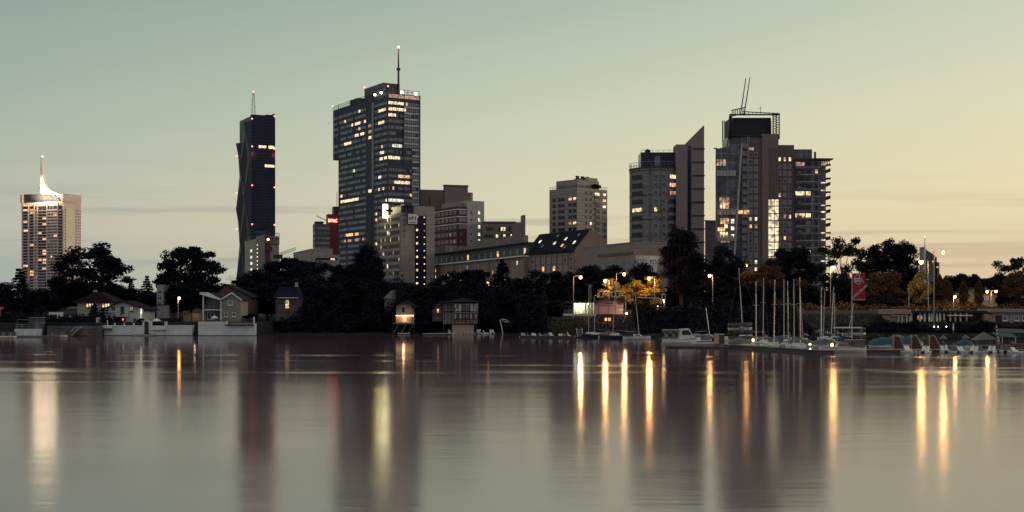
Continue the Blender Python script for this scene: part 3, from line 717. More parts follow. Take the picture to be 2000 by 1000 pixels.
# ---- square grey tower in the middle
M['gband'] = mat('grey_ribbed_panels', (.28, .265, .245), .75, var=.06, brick=(60, 1.55, .16), mortar=.55)
B = Bld('grey_apartment_tower', 'squat grey apartment tower with stepped roof standing alone', 'tower', 1073, 1127, 1186, 620, 43, 4)
Ws, Ls = B.W, B.L; H = B.z(366)
B.part('wall', MB().prism([(0,0),(Ws,0),(Ws,Ls),(0,Ls)],0,H), 'gband')
B.part('penthouse', MB().box(2,Ws*.82,2,Ls*.85,H,B.z(349)).box(Ws*.45,Ws*.82,3,Ls*.6,B.z(349),B.z(343)), 'hstone')
b = MB(); railing(b, [(Ws,.2,H),(.2,.2,H),(.2,Ls,H)], 1.4, 2, .08, 2); B.part('roof_railing', b, 'dsteel')
b = MB()
for i in range(6): b.lathe([(.55,0),(.55,1.4),(.8,1.6),(.8,2.0)],8,0,(4+i*1.9,4+(i%2),B.z(349)))
B.part('vent_stack', b, 'dsteel')
b = MB().lathe([(.1,2),(3.2,1.2),(3.4,0),(2,-.4)],10,0,(Ws*.7,2.4,H+1)); B.part('roof_garden', b, 'leaf')
R4 = random.Random(9)
lt = {('f',0,3):'cream',('f',0,2):'cream',('f',2,3):'cream',('f',5,1):'cream',('l',1,0):'cream',('l',1,1):'warm',('l',5,0):'cream',('l',5,1):'dim',('f',1,3):'warm',('l',7,1):'dim'}
for i in range(12):
    z = H-3.3-i*3.05
    if i == 0: pass
    for j, (u, w_) in enumerate(((.30,1.6),(.45,1.6),(.66,3.8),(.90,2.6))):
        B.win('f', Ws*u, z, w_, 1.6, lt.get(('f',i,j), 'glass' if R4.random() < .8 else 'glass2'), 'dframe', 1 if w_ > 2 else 0)
    for j, (u, w_) in enumerate(((.08,2.4),(.24,2.2),(.50,2.2),(.62,2.0),(.82,2.2))):
        if i: B.win('l', Ls*u, z, w_, 1.6, lt.get(('l',i,j), 'glass'), 'dframe', 1)
    B.part('balcony', MB().box(Ws*.58,Ws*.74,-.9,0,z-.9,z-.1), 'gband')
B.flush()

# ---- round tower with the pointed fin
M['gpan'] = mat('grey_round_panels', (.22, .22, .215), .7, var=.08, brick=(3.4, 9.4, .42, 1), mortar=.62)
M['fin'] = mat('fin_stone', (.235, .205, .195), .75, var=.05)
D = 470; s_ = D/F; p = at(1290, 500, D)
rt = thing('round_apartment_tower', 'round grey apartment tower with glazed roof pavilion and lit windows', 'tower', (p.x, D+12, 5))
rad = 54.5*s_; cy = 0; H = zt(331, D+8)-5
b = MB().lathe([(rad,0),(rad,H)], 48); o = b.obj('wall', 'gpan', rt)
b = MB()
for i in range(5): b.lathe([(rad+.12,0),(rad+.12,.25)], 48, 0, (0,0,H-9.4*i-1))
b.obj('floor_band', 'dframe', rt)
MB().lathe([(rad+.3,0),(rad+.3,.4)],48,0,(0,0,H)).obj('roof_slab', 'dframe', rt)
b = MB()
for i in range(40):
    t = 2*math.pi*i/40; b.tube([(rad*math.cos(t),rad*math.sin(t),H+.4),(rad*math.cos(t),rad*math.sin(t),H+2.5)],.06,4)
for z_ in (1.3, 2.4): b.tube([(rad*math.cos(2*math.pi*i/40),rad*math.sin(2*math.pi*i/40),H+z_) for i in range(41)],.08,4); b.obj('roof_railing', 'steel', rt)
o = MB().box(-35*s_,33*s_,-6,4,H,H+6.4).obj('pavilion', 'navy', rt)
MB().box(-8*s_,3*s_,-6.2,-6,H+1,H+5).obj('pavilion_window', 'glass2', o)
b = MB(); b.lathe([(1,0),(1.2,1),(.3,1.6)],8,0,(-20*s_,-3,H+6.4)); railing(b, [(-34*s_,-5.5,H+6.4),(32*s_,-5.5,H+6.4)], .9, 2.2, .06, 1); b.obj('roof_plant', 'dsteel', o)
R5 = random.Random(2); lr = {(0,3):'cream',(1,3):'warm',(4,0):'cream',(4,1):'cream',(9,0):'cream',(10,0):'cream',(9,1):'warm',(12,0):'warm',(2,3):'dim'}
for i in range(14):
    z = H-4.2-i*3.15
    for j, (px, w_) in enumerate(((1247,4.0),(1281.5,1.5),(1297,1.5),(1318,4.6))):
        sn = (px-1290)*s_/rad; t = math.asin(max(-.99, min(.99, sn)))
        w2 = w_/max(.45, math.cos(t))*.8
        o = link('window', winmesh(w2, 1.7, lr.get((i,j),'glass'), 'dframe' if w_ > 2 else 'frame', 1 if w_ < 2 else 3), rt, (rad*math.sin(t), -rad*math.cos(t)-.08, z), t)
rt = thing('finned_stair_tower', 'slim stone tower with a sharp triangular fin right of the round tower', 'tower', (at(1322,500,D).x, D+2, 5))
Wf = 55*s_; zT = zt(282, D+2)-5; zP = zt(244, D+2)-5
o = MB().yprism([(0,0),(0,zT),(17*s_,zT),(Wf*.98+.2,zP),(Wf,zP),(Wf,0)], 0, 9).obj('wall', 'fin', rt)
MB().box(22.5*s_,29*s_,-.15,0,5,zt(291,D)-5).obj('glass_strip', 'navy', rt); MB().box(22.5*s_,29*s_,-.2,-.0,zt(289,D)-5,zt(283,D)-5).obj('window', 'glass', rt)
for i in range(16): MB().box(31.5*s_,Wf+.2,-.2,0,zT-2-5.1*i,zT-1.4-5.1*i).obj('joint_band', 'dframe', rt)
for q in range(2): MB().box(Wf*.72,Wf*.95,-.45,-.2,6+2*q+3*q,6.5+2*q+3*q).obj('lit_window', 'cream', rt)
# small curved block and the slab peeping out either side
p = at(1240, 500, 640); rt = thing('curved_balcony_block', 'distant curved block peeping out left of the round tower', 'building', (p.x, 640, 4))
MB().lathe([(2.2,0),(2.4,40),(1.6,zt(420,640)-8),(.3,zt(411,640)-4)],12).obj('wall','gpan',rt)
b = MB()
for i in range(16): b.lathe([(2.9,0),(2.9,.5)],12,0,(0,0,6+2.8*i))
b.obj('balcony','taupe',rt)
B = Bld('blue_grey_slab', 'blue grey slab between the fin tower and the high-rise', 'building', 1377, 1378, 1400, 600, 12, 4)
B.part('wall', MB().box(0,B.W,0,B.L,0,B.z(432)), 'office'); B.part('roof_slab', MB().box(-1.5,B.W,-.6,B.L,B.z(432),B.z(430)), 'taupe')
# ---- big residential high-rise on the right
M['hr'] = mat('high_rise_panels', (.135, .115, .125), .75, var=.08, brick=(4, 3.0, .06, 1), mortar=.85)
M['hr2'] = mat('high_rise_pier', (.21, .175, .165), .75, var=.06, brick=(60, 1.2, .1), mortar=.86)
M['bluegl'] = mat('blue_grey_glazing', (.075, .085, .10), .25, var=.6, vscale=.35, spec=.35, brick=(1.8, 3.0, .14, 1), mortar=2.0)
M['louv'] = mat('louvres', (.16, .14, .125), .6, var=.05, brick=(60, .6, .15), mortar=.45)
D = 400; s_ = D/F; x0 = (1395-1000)*s_; zb = 5
rt = thing('residential_high_rise', 'largest residential high-rise with black roof cage and slanted antennas', 'tower', (x0, D, zb))
def X_(px, d=0): return (px-1000)*(D+d)/F - x0
def Z_(py, d=0): return zt(py, D+d) - zb
R6 = random.Random(14)
# glazed wing leaning against the tower, its right edge slanting down to the left
o = MB().add([(X_(1397),-.5,0),(X_(1424),-3,0),(X_(1447),-.5,Z_(283)),(X_(1397),-.5,Z_(291)),(X_(1398,14),14,0),(X_(1450),14,0),(X_(1450),14,Z_(283)),(X_(1398,14),14,Z_(291))],
   [(0,1,2,3),(5,4,7,6),(4,0,3,7),(1,5,6,2),(3,2,6,7),(1,0,4,5)]).obj('glazed_wing', 'bluegl', rt)
b = MB().tube([(X_(1424),-3.2,0),(X_(1448),-.8,Z_(281))],.35,6).box(X_(1394),X_(1400),-.8,.2,Z_(291),Z_(289)); b.obj('slanted_edge', 'steel', o)
for k in range(11):
    z = 10+4.2*k; b = MB(); n = 6
    for q in range(n): b.box(X_(1399)+q*1.05, X_(1399)+q*1.05+.9, -3.4+z*.05, -3.2+z*.05, z, z+1.8, 0)
    if k in (0, 3, 5, 8): b.obj('glazing_fold', 'steel', o).scale = (1, 1, 1)
for px, py, w_, h_, k in ((1399,306+18,3.2,2.0,'dim'),(1404,396,3.4,1.6,'dim'),(1405,408,3,1.9,'warm'),(1405,438,3,1.8,'warm'),(1404,464,2.8,1.7,'cream'),(1426,437,1,1.4,'pale'),(1426,450,1,1.2,'pale'),(1426,464,1,1.0,'pale'),(1409,398,2.6,1.2,'dim'),(1402,420,2.6,1.2,'dim'),(1400,452,2.6,1.2,'warm'),(1413,446,1,1.2,'cream'),(1406,474,3,1.2,'dim')):
    for q in range(3 if w_ > 2 else 1): MB().box(0,w_/3*.75 if w_ > 2 else w_,-.1,0,0,h_).obj('lit_window', k, o, (X_(px)+q*w_/3, -3.0+.05*Z_(py), Z_(py)))
MB().box(X_(1416),X_(1447.1),.3,14,0,Z_(300)).obj('glazed_wing', 'bluegl', rt)
# concrete body with window columns
MB().box(X_(1447),X_(1488),0,14,0,Z_(265)).obj('wall', 'hr', rt)
MB().box(X_(1424),X_(1447.2),.5,13,Z_(300),Z_(266)).obj('upper_wall', 'bluegl', rt)
MB().box(X_(1487.8),X_(1500),-.6,14,0,Z_(262)).obj('pier', 'hr2', rt)
MB().box(X_(1500),X_(1520),-.5,14,0,Z_(262)+.0).obj('stair_core', 'hr2', rt)
MB().box(X_(1502),X_(1519),-.75,-.5,Z_(390),Z_(290)).obj('louvre_screen', 'louv', rt)
M['stairlit'] = lit('stair_glow', (1, .84, .52), 1.0)
o = MB().box(X_(1500.5),X_(1519.5),-.8,-.5,Z_(503),Z_(390)).obj('lit_stair_glazing', 'stairlit', rt)
b = MB()
for i in range(9): b.box(X_(1500),X_(1520),-1.0,-.78,Z_(390+14*i),Z_(390+14*i)+.28)
b.box(X_(1511)-.1,X_(1511)+.1,-1.0,-.78,Z_(503),Z_(390)); b.obj('glazing_bar', 'dframe', o)
MB().box(X_(1519.9),X_(1553),.2,14,0,Z_(299)).obj('wall', 'hr', rt)
MB().box(X_(1516),X_(1553),1.5,10,Z_(300),Z_(282)).obj('roof_block', 'hr', rt)
MB().box(X_(1552),X_(1589),2,10,Z_(313),Z_(290)).obj('roof_block', 'bluegl', rt)
MB().box(X_(1552.9),X_(1602),-1,15,0,Z_(313)).obj('glazed_front', 'bluegl', rt)
MB().box(X_(1602),X_(1613),.0,15,0,Z_(322)).obj('wall', 'hr2', rt)
MB().box(X_(1552),X_(1624),-2.2,12,Z_(313),Z_(310.5)).obj('canopy_roof', 'dframe', rt)
b = MB()
for i in range(21):
    z = Z_(322)-2.15*1.0*i*1.02
    if z < 3: break
    b.box(X_(1612.9),X_(1620),-1.4,5,z-.12,z+.12)
    b.box(X_(1619.6),X_(1620),-1.4,5,z+.1,z+1.0) if i % 2 else b.box(X_(1616),X_(1620.5),-1.4,-1.3,z-.5,z+.12)
b.obj('balcony', 'dframe', rt)
def wcol(px, w_, rows, lits, kind='glass2', h_=1.35, off=0, step=14, py0=306, y=0):
    for i in range(rows):
        z = Z_(py0+step*i)
        if z < 2: break
        k = lits.get(i, R6.choice(('warm','cream','dim')) if R6.random() < .07 else ('curtain' if R6.random() < .4 else kind) if R6.random() < .6 else 'glass')
        link('window', winmesh(w_, h_, k, 'frame', 0), rt, (X_(px), y, z))
wcol(1466, .95, 17, {9:'pale',10:'warm'}); wcol(1476.5, .95, 17, {9:'cream',10:'dim',16:'pale'})
wcol(1466, 2.2, 1, {0:'dim'}, py0=300-6, h_=1.1)
wcol(1523, .85, 16, {0:'cream',5:'cream'}, py0=315, y=.2); wcol(1533, .85, 16, {0:'cream'}, py0=315, y=.2); wcol(1543, .85, 16, {0:'cream',1:'curtain',2:'curtain'}, py0=315, y=.2)
for i in range(17):        # dark glazed front: bars and flats
    z = Z_(327+14.3*i)
    if z < 3: break
    b = MB().box(X_(1553),X_(1602),-1.25,-1,z-.12,z+.1); o = b.obj('floor_band', 'steel', rt)
    for px, w_, k in ((1558,3.2,{0:'dim',4:'cream',7:'warm',12:'warm'}),(1574,1.8,{4:'warm',7:'cream',12:'cream',8:'curtain',9:'curtain'}),(1590,1.1,{1:'warm'})):
        kk = k.get(i, 'glass'); link('window', winmesh(w_ if kk != 'glass' else w_*.9, 1.5, kk, 'dframe', 2 if w_ > 2 else 0), rt, (X_(px+3), -1, z+.25))
    if i % 2: MB().box(X_(1554),X_(1563),-2,-1,z,z+.9).obj('balcony', 'bluegl', rt)
for i, py in enumerate((358, 373, 402, 415, 429, 456, 470, 483, 511)): MB().box(X_(1603),X_(1612),-.12,0,Z_(py),Z_(py)+.35).obj('lit_slot', 'cream' if i in (5,) else 'pale', rt)
for i in range(6): MB().box(X_(1600)+i*.6,X_(1600)+i*.6+.35,-.4,-.3,Z_(323),Z_(315)).obj('lit_window', 'dim', rt)
# glazed stair column left of the windows
for i in range(16):
    z = Z_(290+15*i)
    if z < 3: break
    MB().box(X_(1449),X_(1459),-.5,0,z,z+1.5).obj('glazed_bay', 'glass2' if i % 5 else 'curtain', rt)
for k, (a_, b_) in enumerate(((1441,1453),(1453,1465))): MB().box(X_(a_),X_(b_)-.4,-.8,-.5,Z_(418),Z_(411)).obj('lit_window', 'warm', rt)
MB().box(X_(1427),X_(1440),-1.8,-1.6,Z_(419),Z_(415)).obj('lit_window', 'dim', rt)
b = MB().tube([(X_(1459.5),-.7,0),(X_(1459.5),-.7,Z_(268))],.16,4).tube([(X_(1462),-.7,0),(X_(1462),-.7,Z_(268))],.16,4); b.obj('mullion', 'steel', rt)
# roof cage
cz0, cz1 = Z_(266), Z_(224)
MB().box(X_(1429),X_(1509),2.5,12,cz0,cz1-.6).obj('cage_core', 'shaft', rt)
b = MB()
for px in (1425, 1429, 1510, 1516, 1522):
    b.tube([(X_(px),0,cz0-1),(X_(px),0,Z_(221) if px > 1500 else Z_(226))],.22,4); b.tube([(X_(px),13,cz0-1),(X_(px),13,cz1)],.22,4)
b.tube([(X_(1424),0,cz0),(X_(1523),0,cz0-.2)],.3,4); b.tube([(X_(1424),0,cz1),(X_(1523),0,cz1)],.25,4); b.tube([(X_(1450),0,Z_(218)),(X_(1523),0,Z_(222))],.16,4)
for i in range(9):
    za, zc = cz0+(cz1-cz0)*i/9, cz0+(cz1-cz0)*(i+1)/9
    b.tube([(X_(1511),0,za),(X_(1521),0,zc)],.12,4); b.tube([(X_(1425),0,zc),(X_(1429),0,za)],.1,4)
for px in range(1454, 1523, 8): b.tube([(X_(px),0,cz1),(X_(px),0,Z_(219.5))],.1,4)
b.tube([(X_(1420),-.3,Z_(290)),(X_(1427),0,Z_(226))],.18,4)
b.obj('roof_cage', 'dsteel', rt)
b = MB()
for i in range(8): b.tube([(X_(1429+3.5*i),-.4,Z_(228-i*.7)),(X_(1430+3.5*i),-.4,Z_(216-i*.8))],.13,4)
b.tube([(X_(1428),-.4,Z_(227)),(X_(1456),-.4,Z_(222))],.16,4); b.tube([(X_(1428),-.4,Z_(216)),(X_(1456),-.4,Z_(210))],.16,4); b.obj('roof_fence', 'dsteel', rt)
for a_, c_, py in ((1446,1456.5,153),(1453,1464.5,151)):
    MB().tube([(X_(a_),-.2,Z_(225)),(X_(c_),-.2,Z_(py))],[.22,.14],6).obj('antenna', 'dsteel', rt)
MB().tube([(X_(1487),1,Z_(222)),(X_(1487),1,Z_(207))],.09,4).tube([(X_(1482),1,Z_(210.5)),(X_(1488),1,Z_(209.5))],.07,4).obj('antenna', 'dsteel', rt)
MB().box(X_(1594),X_(1597),2,3,Z_(312),Z_(295)).obj('chimney', 'dframe', rt)
MB().box(X_(1488),X_(1510),-.1,2.6,Z_(268),Z_(263)).obj('roof_slab', 'hr', rt)

# ---- far pointed tower on the right
D = 3540; s_ = D/F; p = at(1805, 560, D)
rt = thing('distant_pointed_tower', 'distant glass tower with a slanted top and thin lit mast at the right', 'tower', (p.x, D, 3))
zz_ = lambda py: zt(py, D)-3
M['farg'] = mat('far_glazing', (.075, .062, .068), .4, var=.4, vscale=.03, brick=(5, 6, 1.2, 1), mortar=2.2)
MB().yprism([(0,0),(0,zz_(482)),(6*s_,zz_(489)),(22*s_,zz_(499)),(22*s_,0)], 0, 40).obj('wall', 'farg', rt)
MB().box(22*s_,31*s_,5,40,0,zz_(512)).box(22*s_,26*s_,5,40,0,zz_(502)).obj('side_wing', 'farg', rt)
MB().tube([(1.5,-1,zz_(600)),(1.5,-1,zz_(482))],2.2,6).tube([(1.5,-1,zz_(484)),(1.5,-1,zz_(464))],[1.3,.9],6).obj('mast', 'offw', rt)
beacon(rt, 1.5, -1, zz_(463), 2)
for x, py, k in ((16,512,'cream'),(24,523,'orange')): MB().box(x*s_,(x+3.5)*s_,-1,0,zz_(py),zz_(py-2.5)).obj('lit_window', k, rt)

# ------------------------------------------------------------------ trees
npr = np.random.default_rng(4)
def leafmesh(name, P, S, m, flat=.35, seed=1):
    """one small pointed blade of four corners at every point"""
    r = np.random.default_rng(seed); n = len(P)
    d = r.normal(size=(n,3)); d[:,2] *= flat+.3; d /= np.linalg.norm(d, axis=1)[:,None]
    e = r.normal(size=(n,3)); e -= (e*d).sum(1)[:,None]*d; e /= np.linalg.norm(e, axis=1)[:,None]
    S = S[:,None]; V = np.stack([P-d*S, P+e*S*.55, P+d*S, P-e*S*.55], 1).reshape(-1,3)
    me = bpy.data.meshes.new(name); me.vertices.add(4*n); me.vertices.foreach_set('co', V.astype(np.float32).ravel())
    me.loops.add(4*n); me.loops.foreach_set('vertex_index', np.arange(4*n, dtype=np.int32))
    me.polygons.add(n); me.polygons.foreach_set('loop_start', np.arange(0, 4*n, 4, dtype=np.int32)); me.polygons.foreach_set('loop_total', np.full(n, 4, np.int32))
    me.materials.append(M[m]); me.update(calc_edges=True); return me
def broad(seed, H=16, Wd=13, nb=30, per=330, base=.22, ls=.30, br=(.085,.15), m='leaf', top=1.0):
    r = random.Random(seed); q = np.random.default_rng(seed); C = []
    while len(C) < nb:
        x, y, z = (r.uniform(-1,1) for _ in range(3)); d = math.sqrt(x*x+y*y+z*z)
        if d > 1 or (d < .45 and r.random() < .6): continue
        wz = 1 - .25*max(0, z) ; C.append((x*.40*Wd*wz, y*.38*Wd*wz, H*(base+(1-base)*(.5+.43*z*top)), r.uniform(*br)*H))
    P = []
    for x, y, z, rr in C:
        d = q.normal(size=(per,3)); d /= np.linalg.norm(d, axis=1)[:,None]; d *= (rr*(q.random(per)**.45)*q.uniform(.75,1.15,per))[:,None]; d[:,2] *= .72
        P.append(d + np.array([x,y,z]))
    P = np.concatenate(P); S = q.uniform(.7,1.4,len(P))*ls
    b = MB(); h0 = H*(base+.08); b.tube([(0,0,-.8),(.1,0,h0*.5),(0,.1,h0)], [H*.03,H*.022,H*.018], 8)
    for x, y, z, rr in C[::2]: b.tube([(0,0,h0*r.uniform(.7,1)),(x*.45,y*.45,h0+(z-h0)*.55),(x,y,z)], [H*.012,H*.007,H*.003], 5)
    return P, S, b, m, H, Wd
def conifer(seed, H=15, Wd=7, m='needle', wh=17, per=70):
    r = random.Random(seed); q = np.random.default_rng(seed); P = []; b = MB().tube([(0,0,-.5),(0,0,H*.98)], [H*.016,.03], 6)
    for i in range(wh):
        t = i/wh; z = H*(.06+.92*t); Rr = Wd/2*(1-t)**.85*(1.0)+.15
        for k in range(9):
            a = r.uniform(0, 6.283); L_ = Rr*r.uniform(.6,1.15); n = int(per*(.3+.7*(1-t)))
            f = q.random(n)**.7; w_ = (1-f)*.25*L_+.12
            P.append(np.stack([np.cos(a)*f*L_+q.normal(size=n)*w_*.6, np.sin(a)*f*L_+q.normal(size=n)*w_*.6, z-f*L_*.22+q.normal(size=n)*.16+.1], 1))
            if k < 4: b.tube([(0,0,z),(math.cos(a)*L_,math.sin(a)*L_,z-.22*L_)], [.05,.02], 4)
    P = np.concatenate(P); return P, q.uniform(.14,.34,len(P)), b, m, H, Wd
def poplar(seed, H=12, Wd=3.2, n=3000, m='leaf3', ls=.22):
    q = np.random.default_rng(seed); t = q.random(n); a = q.random(n)*6.283
    prof = np.sin(np.pi*np.clip(t*1.02+.03, 0, 1))**.6*(1-.25*t); rr = prof*Wd/2*q.random(n)**.4*(1+.25*np.sin(t*23+a*2))
    P = np.stack([rr*np.cos(a), rr*np.sin(a), H*(.14+.86*t)], 1); b = MB().tube([(0,0,-.5),(0,0,H*.8)], [.16,.03], 6)
    for i in range(9): b.tube([(0,0,H*(.2+.06*i)),(math.cos(i*2.4)*Wd*.4,math.sin(i*2.4)*Wd*.4,H*(.34+.065*i))], [.05,.02], 4)
    return P, q.uniform(.7,1.4,n)*ls, b, m, H, Wd
TP = {}
def proto(key, P, S, b, m, H, Wd):
    k = H/np.percentile(P[:,2], 99.7); w0 = np.percentile(np.abs(P[:,:2]), 98.5); P = P*np.array([Wd/2/w0, Wd/2/w0, k])   # crown fills its named size
    TP[key] = (leafmesh('crown', P, S, m, seed=len(TP)), b.mesh('trunk', 'bark'), H, Wd)
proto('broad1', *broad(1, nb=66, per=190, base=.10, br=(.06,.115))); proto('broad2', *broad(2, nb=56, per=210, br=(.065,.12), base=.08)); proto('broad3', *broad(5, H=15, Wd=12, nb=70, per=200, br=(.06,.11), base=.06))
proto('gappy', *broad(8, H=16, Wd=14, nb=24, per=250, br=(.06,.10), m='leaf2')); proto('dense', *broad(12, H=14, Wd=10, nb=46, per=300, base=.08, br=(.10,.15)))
proto('green', *broad(15, H=13, Wd=10, nb=30, per=280, m='leaf2', base=.15)); proto('autumn', *broad(18, H=11, Wd=9, nb=44, per=130, m='leaf3', base=.06, ls=.27, br=(.07,.13)))
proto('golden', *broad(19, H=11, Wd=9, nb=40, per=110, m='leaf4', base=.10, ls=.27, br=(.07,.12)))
proto('tall', *broad(21, H=22, Wd=10, nb=60, per=260, base=.08, br=(.06,.10)))
proto('con1', *conifer(31)); proto('con2', *conifer(32, H=13, Wd=8)); proto('pop', *poplar(41)); proto('pop2', *poplar(42, H=10, Wd=3.6))
proto('bush', *broad(51, H=4.5, Wd=5, nb=18, per=260, base=.0, ls=.2, br=(.16,.26))); proto('bushg', *broad(52, H=4, Wd=5, nb=18, per=260, base=.0, ls=.17, br=(.16,.26), m='leaf3'))
TR = random.Random(77)
def tree(key, px, py, D, wpx, label, cat='tree', name='broadleaf_tree', group=None, rz=None):
    cr, tk, H, Wd = TP[key]; x = (px-1000)*D/F; zg = gz(x, D)
    h = zt(py, D) - zg; w_ = wpx*D/F
    rt = thing(name, label, cat, (x, D, zg), TR.uniform(0, 6.28) if rz is None else rz, group)
    rt.scale = (w_/Wd, w_/Wd, h/H)
    link('crown', cr, rt); link('trunk', tk, rt); return rt
T = tree
# left bank
T('con1', 38, 526, 330, 66, 'pointed dark conifer at the left below the white apartment tower', name='conifer_tree')
T('dense', 4, 553, 318, 60, 'dark bushy tree cut by the left edge of the picture')
T('dense', 78, 566, 322, 60, 'low dark tree between the leftmost conifer and the red roofed house')
T('broad1', 178, 478, 350, 142, 'large round dark tree right of the white apartment tower')
T('dense', 118, 540, 345, 60, 'smaller dark tree in front of the foot of the white apartment tower')
T('con2', 184, 592, 300, 30, 'small dark fir in front of the warm lit house', name='conifer_tree')
T('con2', 256, 545, 340, 34, 'left one of the paired dark firs beside the grey house', name='conifer_tree')
T('con1', 287, 540, 338, 42, 'right one of the paired dark firs beside the grey house', name='conifer_tree')
T('dense', 225, 556, 352, 60, 'dark tree filling the gap below the large round tree')
T('broad3', 374, 484, 345, 122, 'large twin-topped dark tree between the left houses')
T('dense', 352, 552, 335, 66, 'dark undergrown tree under the twin-topped crown')
T('dense', 408, 552, 336, 60, 'dark tree behind the slanted roof of the white-walled house')
T('dense', 330, 556, 342, 30, 'narrow dark tree beside the grey back house')
dark = [(476,545,330,50,'first dark tree right of the white-walled house, under the black glass tower'),(500,530,335,60,'dark tree in front of the grey ribbed office block'),(530,512,340,66,'dark tree below the lit crane jib'),
 (566,505,345,64,'dark tree left of the beige block'),(604,512,342,60,'dark tree in front of the beige block'),(640,515,348,64,'dark tree below the dark red tower'),(676,518,344,56,'dark tree left of the round-topped tree'),
 (752,550,340,54,'dark tree at the foot of the hotel block'),(790,553,338,60,'dark tree just right of the hotel foot'),(700,545,320,80,'low wide dark tree in front of the round-topped tree'),(590,545,318,86,'low wide dark tree around the arched lit window'),
 (640,556,314,80,'low dark tree right of the arched lit window'),(522,556,318,70,'low dark tree right of the grey retaining wall'),(838,560,335,60,'dark tree above the pink boathouse'),
 (880,532,338,64,'dark tree behind the half-timbered house'),(925,528,342,70,'dark tree behind the right end of the half-timbered house'),(1012,545,336,60,'dark tree right of the tall dark fir'),
 (1052,530,340,74,'dark tree below the gabled residential block'),(1098,532,338,60,'dark tree left of the first street lamp'),(962,560,320,80,'low dark tree right of the half-timbered house'),(1030,575,312,70,'low dark tree above the stacked rowing boats'),
 (1075,585,308,56,'low dark tree left of the stilt clubhouse'),(900,572,316,60,'low dark tree above the roof of the half-timbered house'),(830,585,318,50,'low dark tree between the two boathouses'),(735,580,310,50,'low dark tree left of the pink boathouse')]
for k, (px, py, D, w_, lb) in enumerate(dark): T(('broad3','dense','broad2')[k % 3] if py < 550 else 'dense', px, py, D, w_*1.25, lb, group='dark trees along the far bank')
T('dense', 718, 480, 350, 64, 'round-topped dark tree in front of the tallest office tower')
T('con2', 981, 508, 345, 84, 'tall dark fir in front of the long residential block', name='conifer_tree')
# middle and right
T('dense', 1152, 520, 345, 80, 'dark tree behind the two lamps left of the beige hall')
T('dense', 1200, 520, 350, 60, 'dark tree behind the tall lamp before the beige hall')
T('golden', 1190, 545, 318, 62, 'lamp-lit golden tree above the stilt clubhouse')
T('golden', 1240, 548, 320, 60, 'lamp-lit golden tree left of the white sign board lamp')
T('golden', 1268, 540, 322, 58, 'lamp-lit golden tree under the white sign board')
T('dense', 1256, 516, 335, 60, 'dark treetop covering the lower part of the white sign board')
T('dense', 1290, 560, 330, 60, 'dark tree right of the golden lit trees')
T('tall', 1330, 449, 325, 78, 'tallest dark tree in front of the round tower')
T('tall', 1350, 500, 312, 60, 'dark tree in front of the finned stair tower')
T('broad2', 1412, 482, 318, 84, 'dark tree in front of the glazed wing of the high-rise')
T('dense', 1395, 545, 305, 80, 'low dark tree behind the motor cruiser')
T('autumn', 1462, 530, 318, 50, 'lamp-lit tree at the left foot of the high-rise')
T('dense', 1450, 560, 300, 70, 'low dark tree left of the row of docked masts')
T('broad3', 1545, 486, 322, 100, 'dark tree in front of the middle of the high-rise')
T('autumn', 1502, 518, 312, 56, 'brownish lamp-lit tree below the lit stair glazing')
T('dense', 1500, 560, 298, 80, 'low dark tree behind the docked masts')
T('dense', 1570, 558, 300, 80, 'low dark tree between the masts and the red banner')
T('autumn', 1566, 545, 306, 30, 'small orange-lit bush top beside the docked masts')
T('gappy', 1646, 466, 322, 100, 'airy tree with open branches behind the red banner')
T('dense', 1640, 545, 306, 80, 'low dark tree under the brightest lamp')
T('gappy', 1700, 498, 318, 60, 'thin branched tree right of the red banner')
T('broad1', 1733, 470, 320, 92, 'large dark tree right of the red banner')
T('tall', 1768, 474, 318, 50, 'willow-like dark tree beside the bright lamp on the right')
T('autumn', 1730, 530, 306, 80, 'orange-lit lower tree under the large dark tree')
T('autumn', 1690, 548, 304, 60, 'orange-lit tree beside the red banner')
T('dense', 1700, 585, 292, 90, 'dark shrubby tree below the red banner')
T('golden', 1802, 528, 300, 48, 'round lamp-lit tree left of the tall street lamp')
T('pop', 1836, 536, 306, 24, 'slim lit tree just right of the tall street lamp')
T('pop', 1848, 538, 304, 22, 'narrow lit poplar left of the pair of slim poplars', name='poplar_tree')
T('pop2', 1882, 546, 310, 20, 'slim lit poplar in front of the orange-lit wall', name='poplar_tree')
T('pop2', 1912, 544, 310, 18, 'slim lit poplar left of the twin lamps', name='poplar_tree')
T('pop', 1858, 560, 312, 16, 'small lit poplar left of the orange-lit wall', name='poplar_tree')
T('gappy', 1982, 504, 300, 84, 'lamp-lit tree at the right edge of the picture')
T('autumn', 1990, 530, 296, 60, 'dark lower tree at the right edge above the restaurant')
T('dense', 1965, 560, 298, 40, 'dark tree just right of the orange-lit wall')
for k, (px, py, w_) in enumerate(((1838,548,44),(1866,540,52),(1890,536,48),(1920,545,52),(1950,540,50),(1900,545,60),(1980,548,70),(1700,560,80),(1640,570,80),(1790,560,60))):
    T(('broad3','dense')[k % 2], px, py, 470+6*k, w_*1.3, 'far dark tree in the line behind the right lamps', group='far trees behind the right lamps')
for k, px in enumerate(range(-136, 2240, 76)):   # back row that closes the treeline to the ground
    T('dense', px, 572+TR.uniform(-8,6) if 100 < px < 1700 else 582, 395+TR.uniform(-12,12), 112, 'far dark tree low in the back row of the bank', group='back row of dark trees')
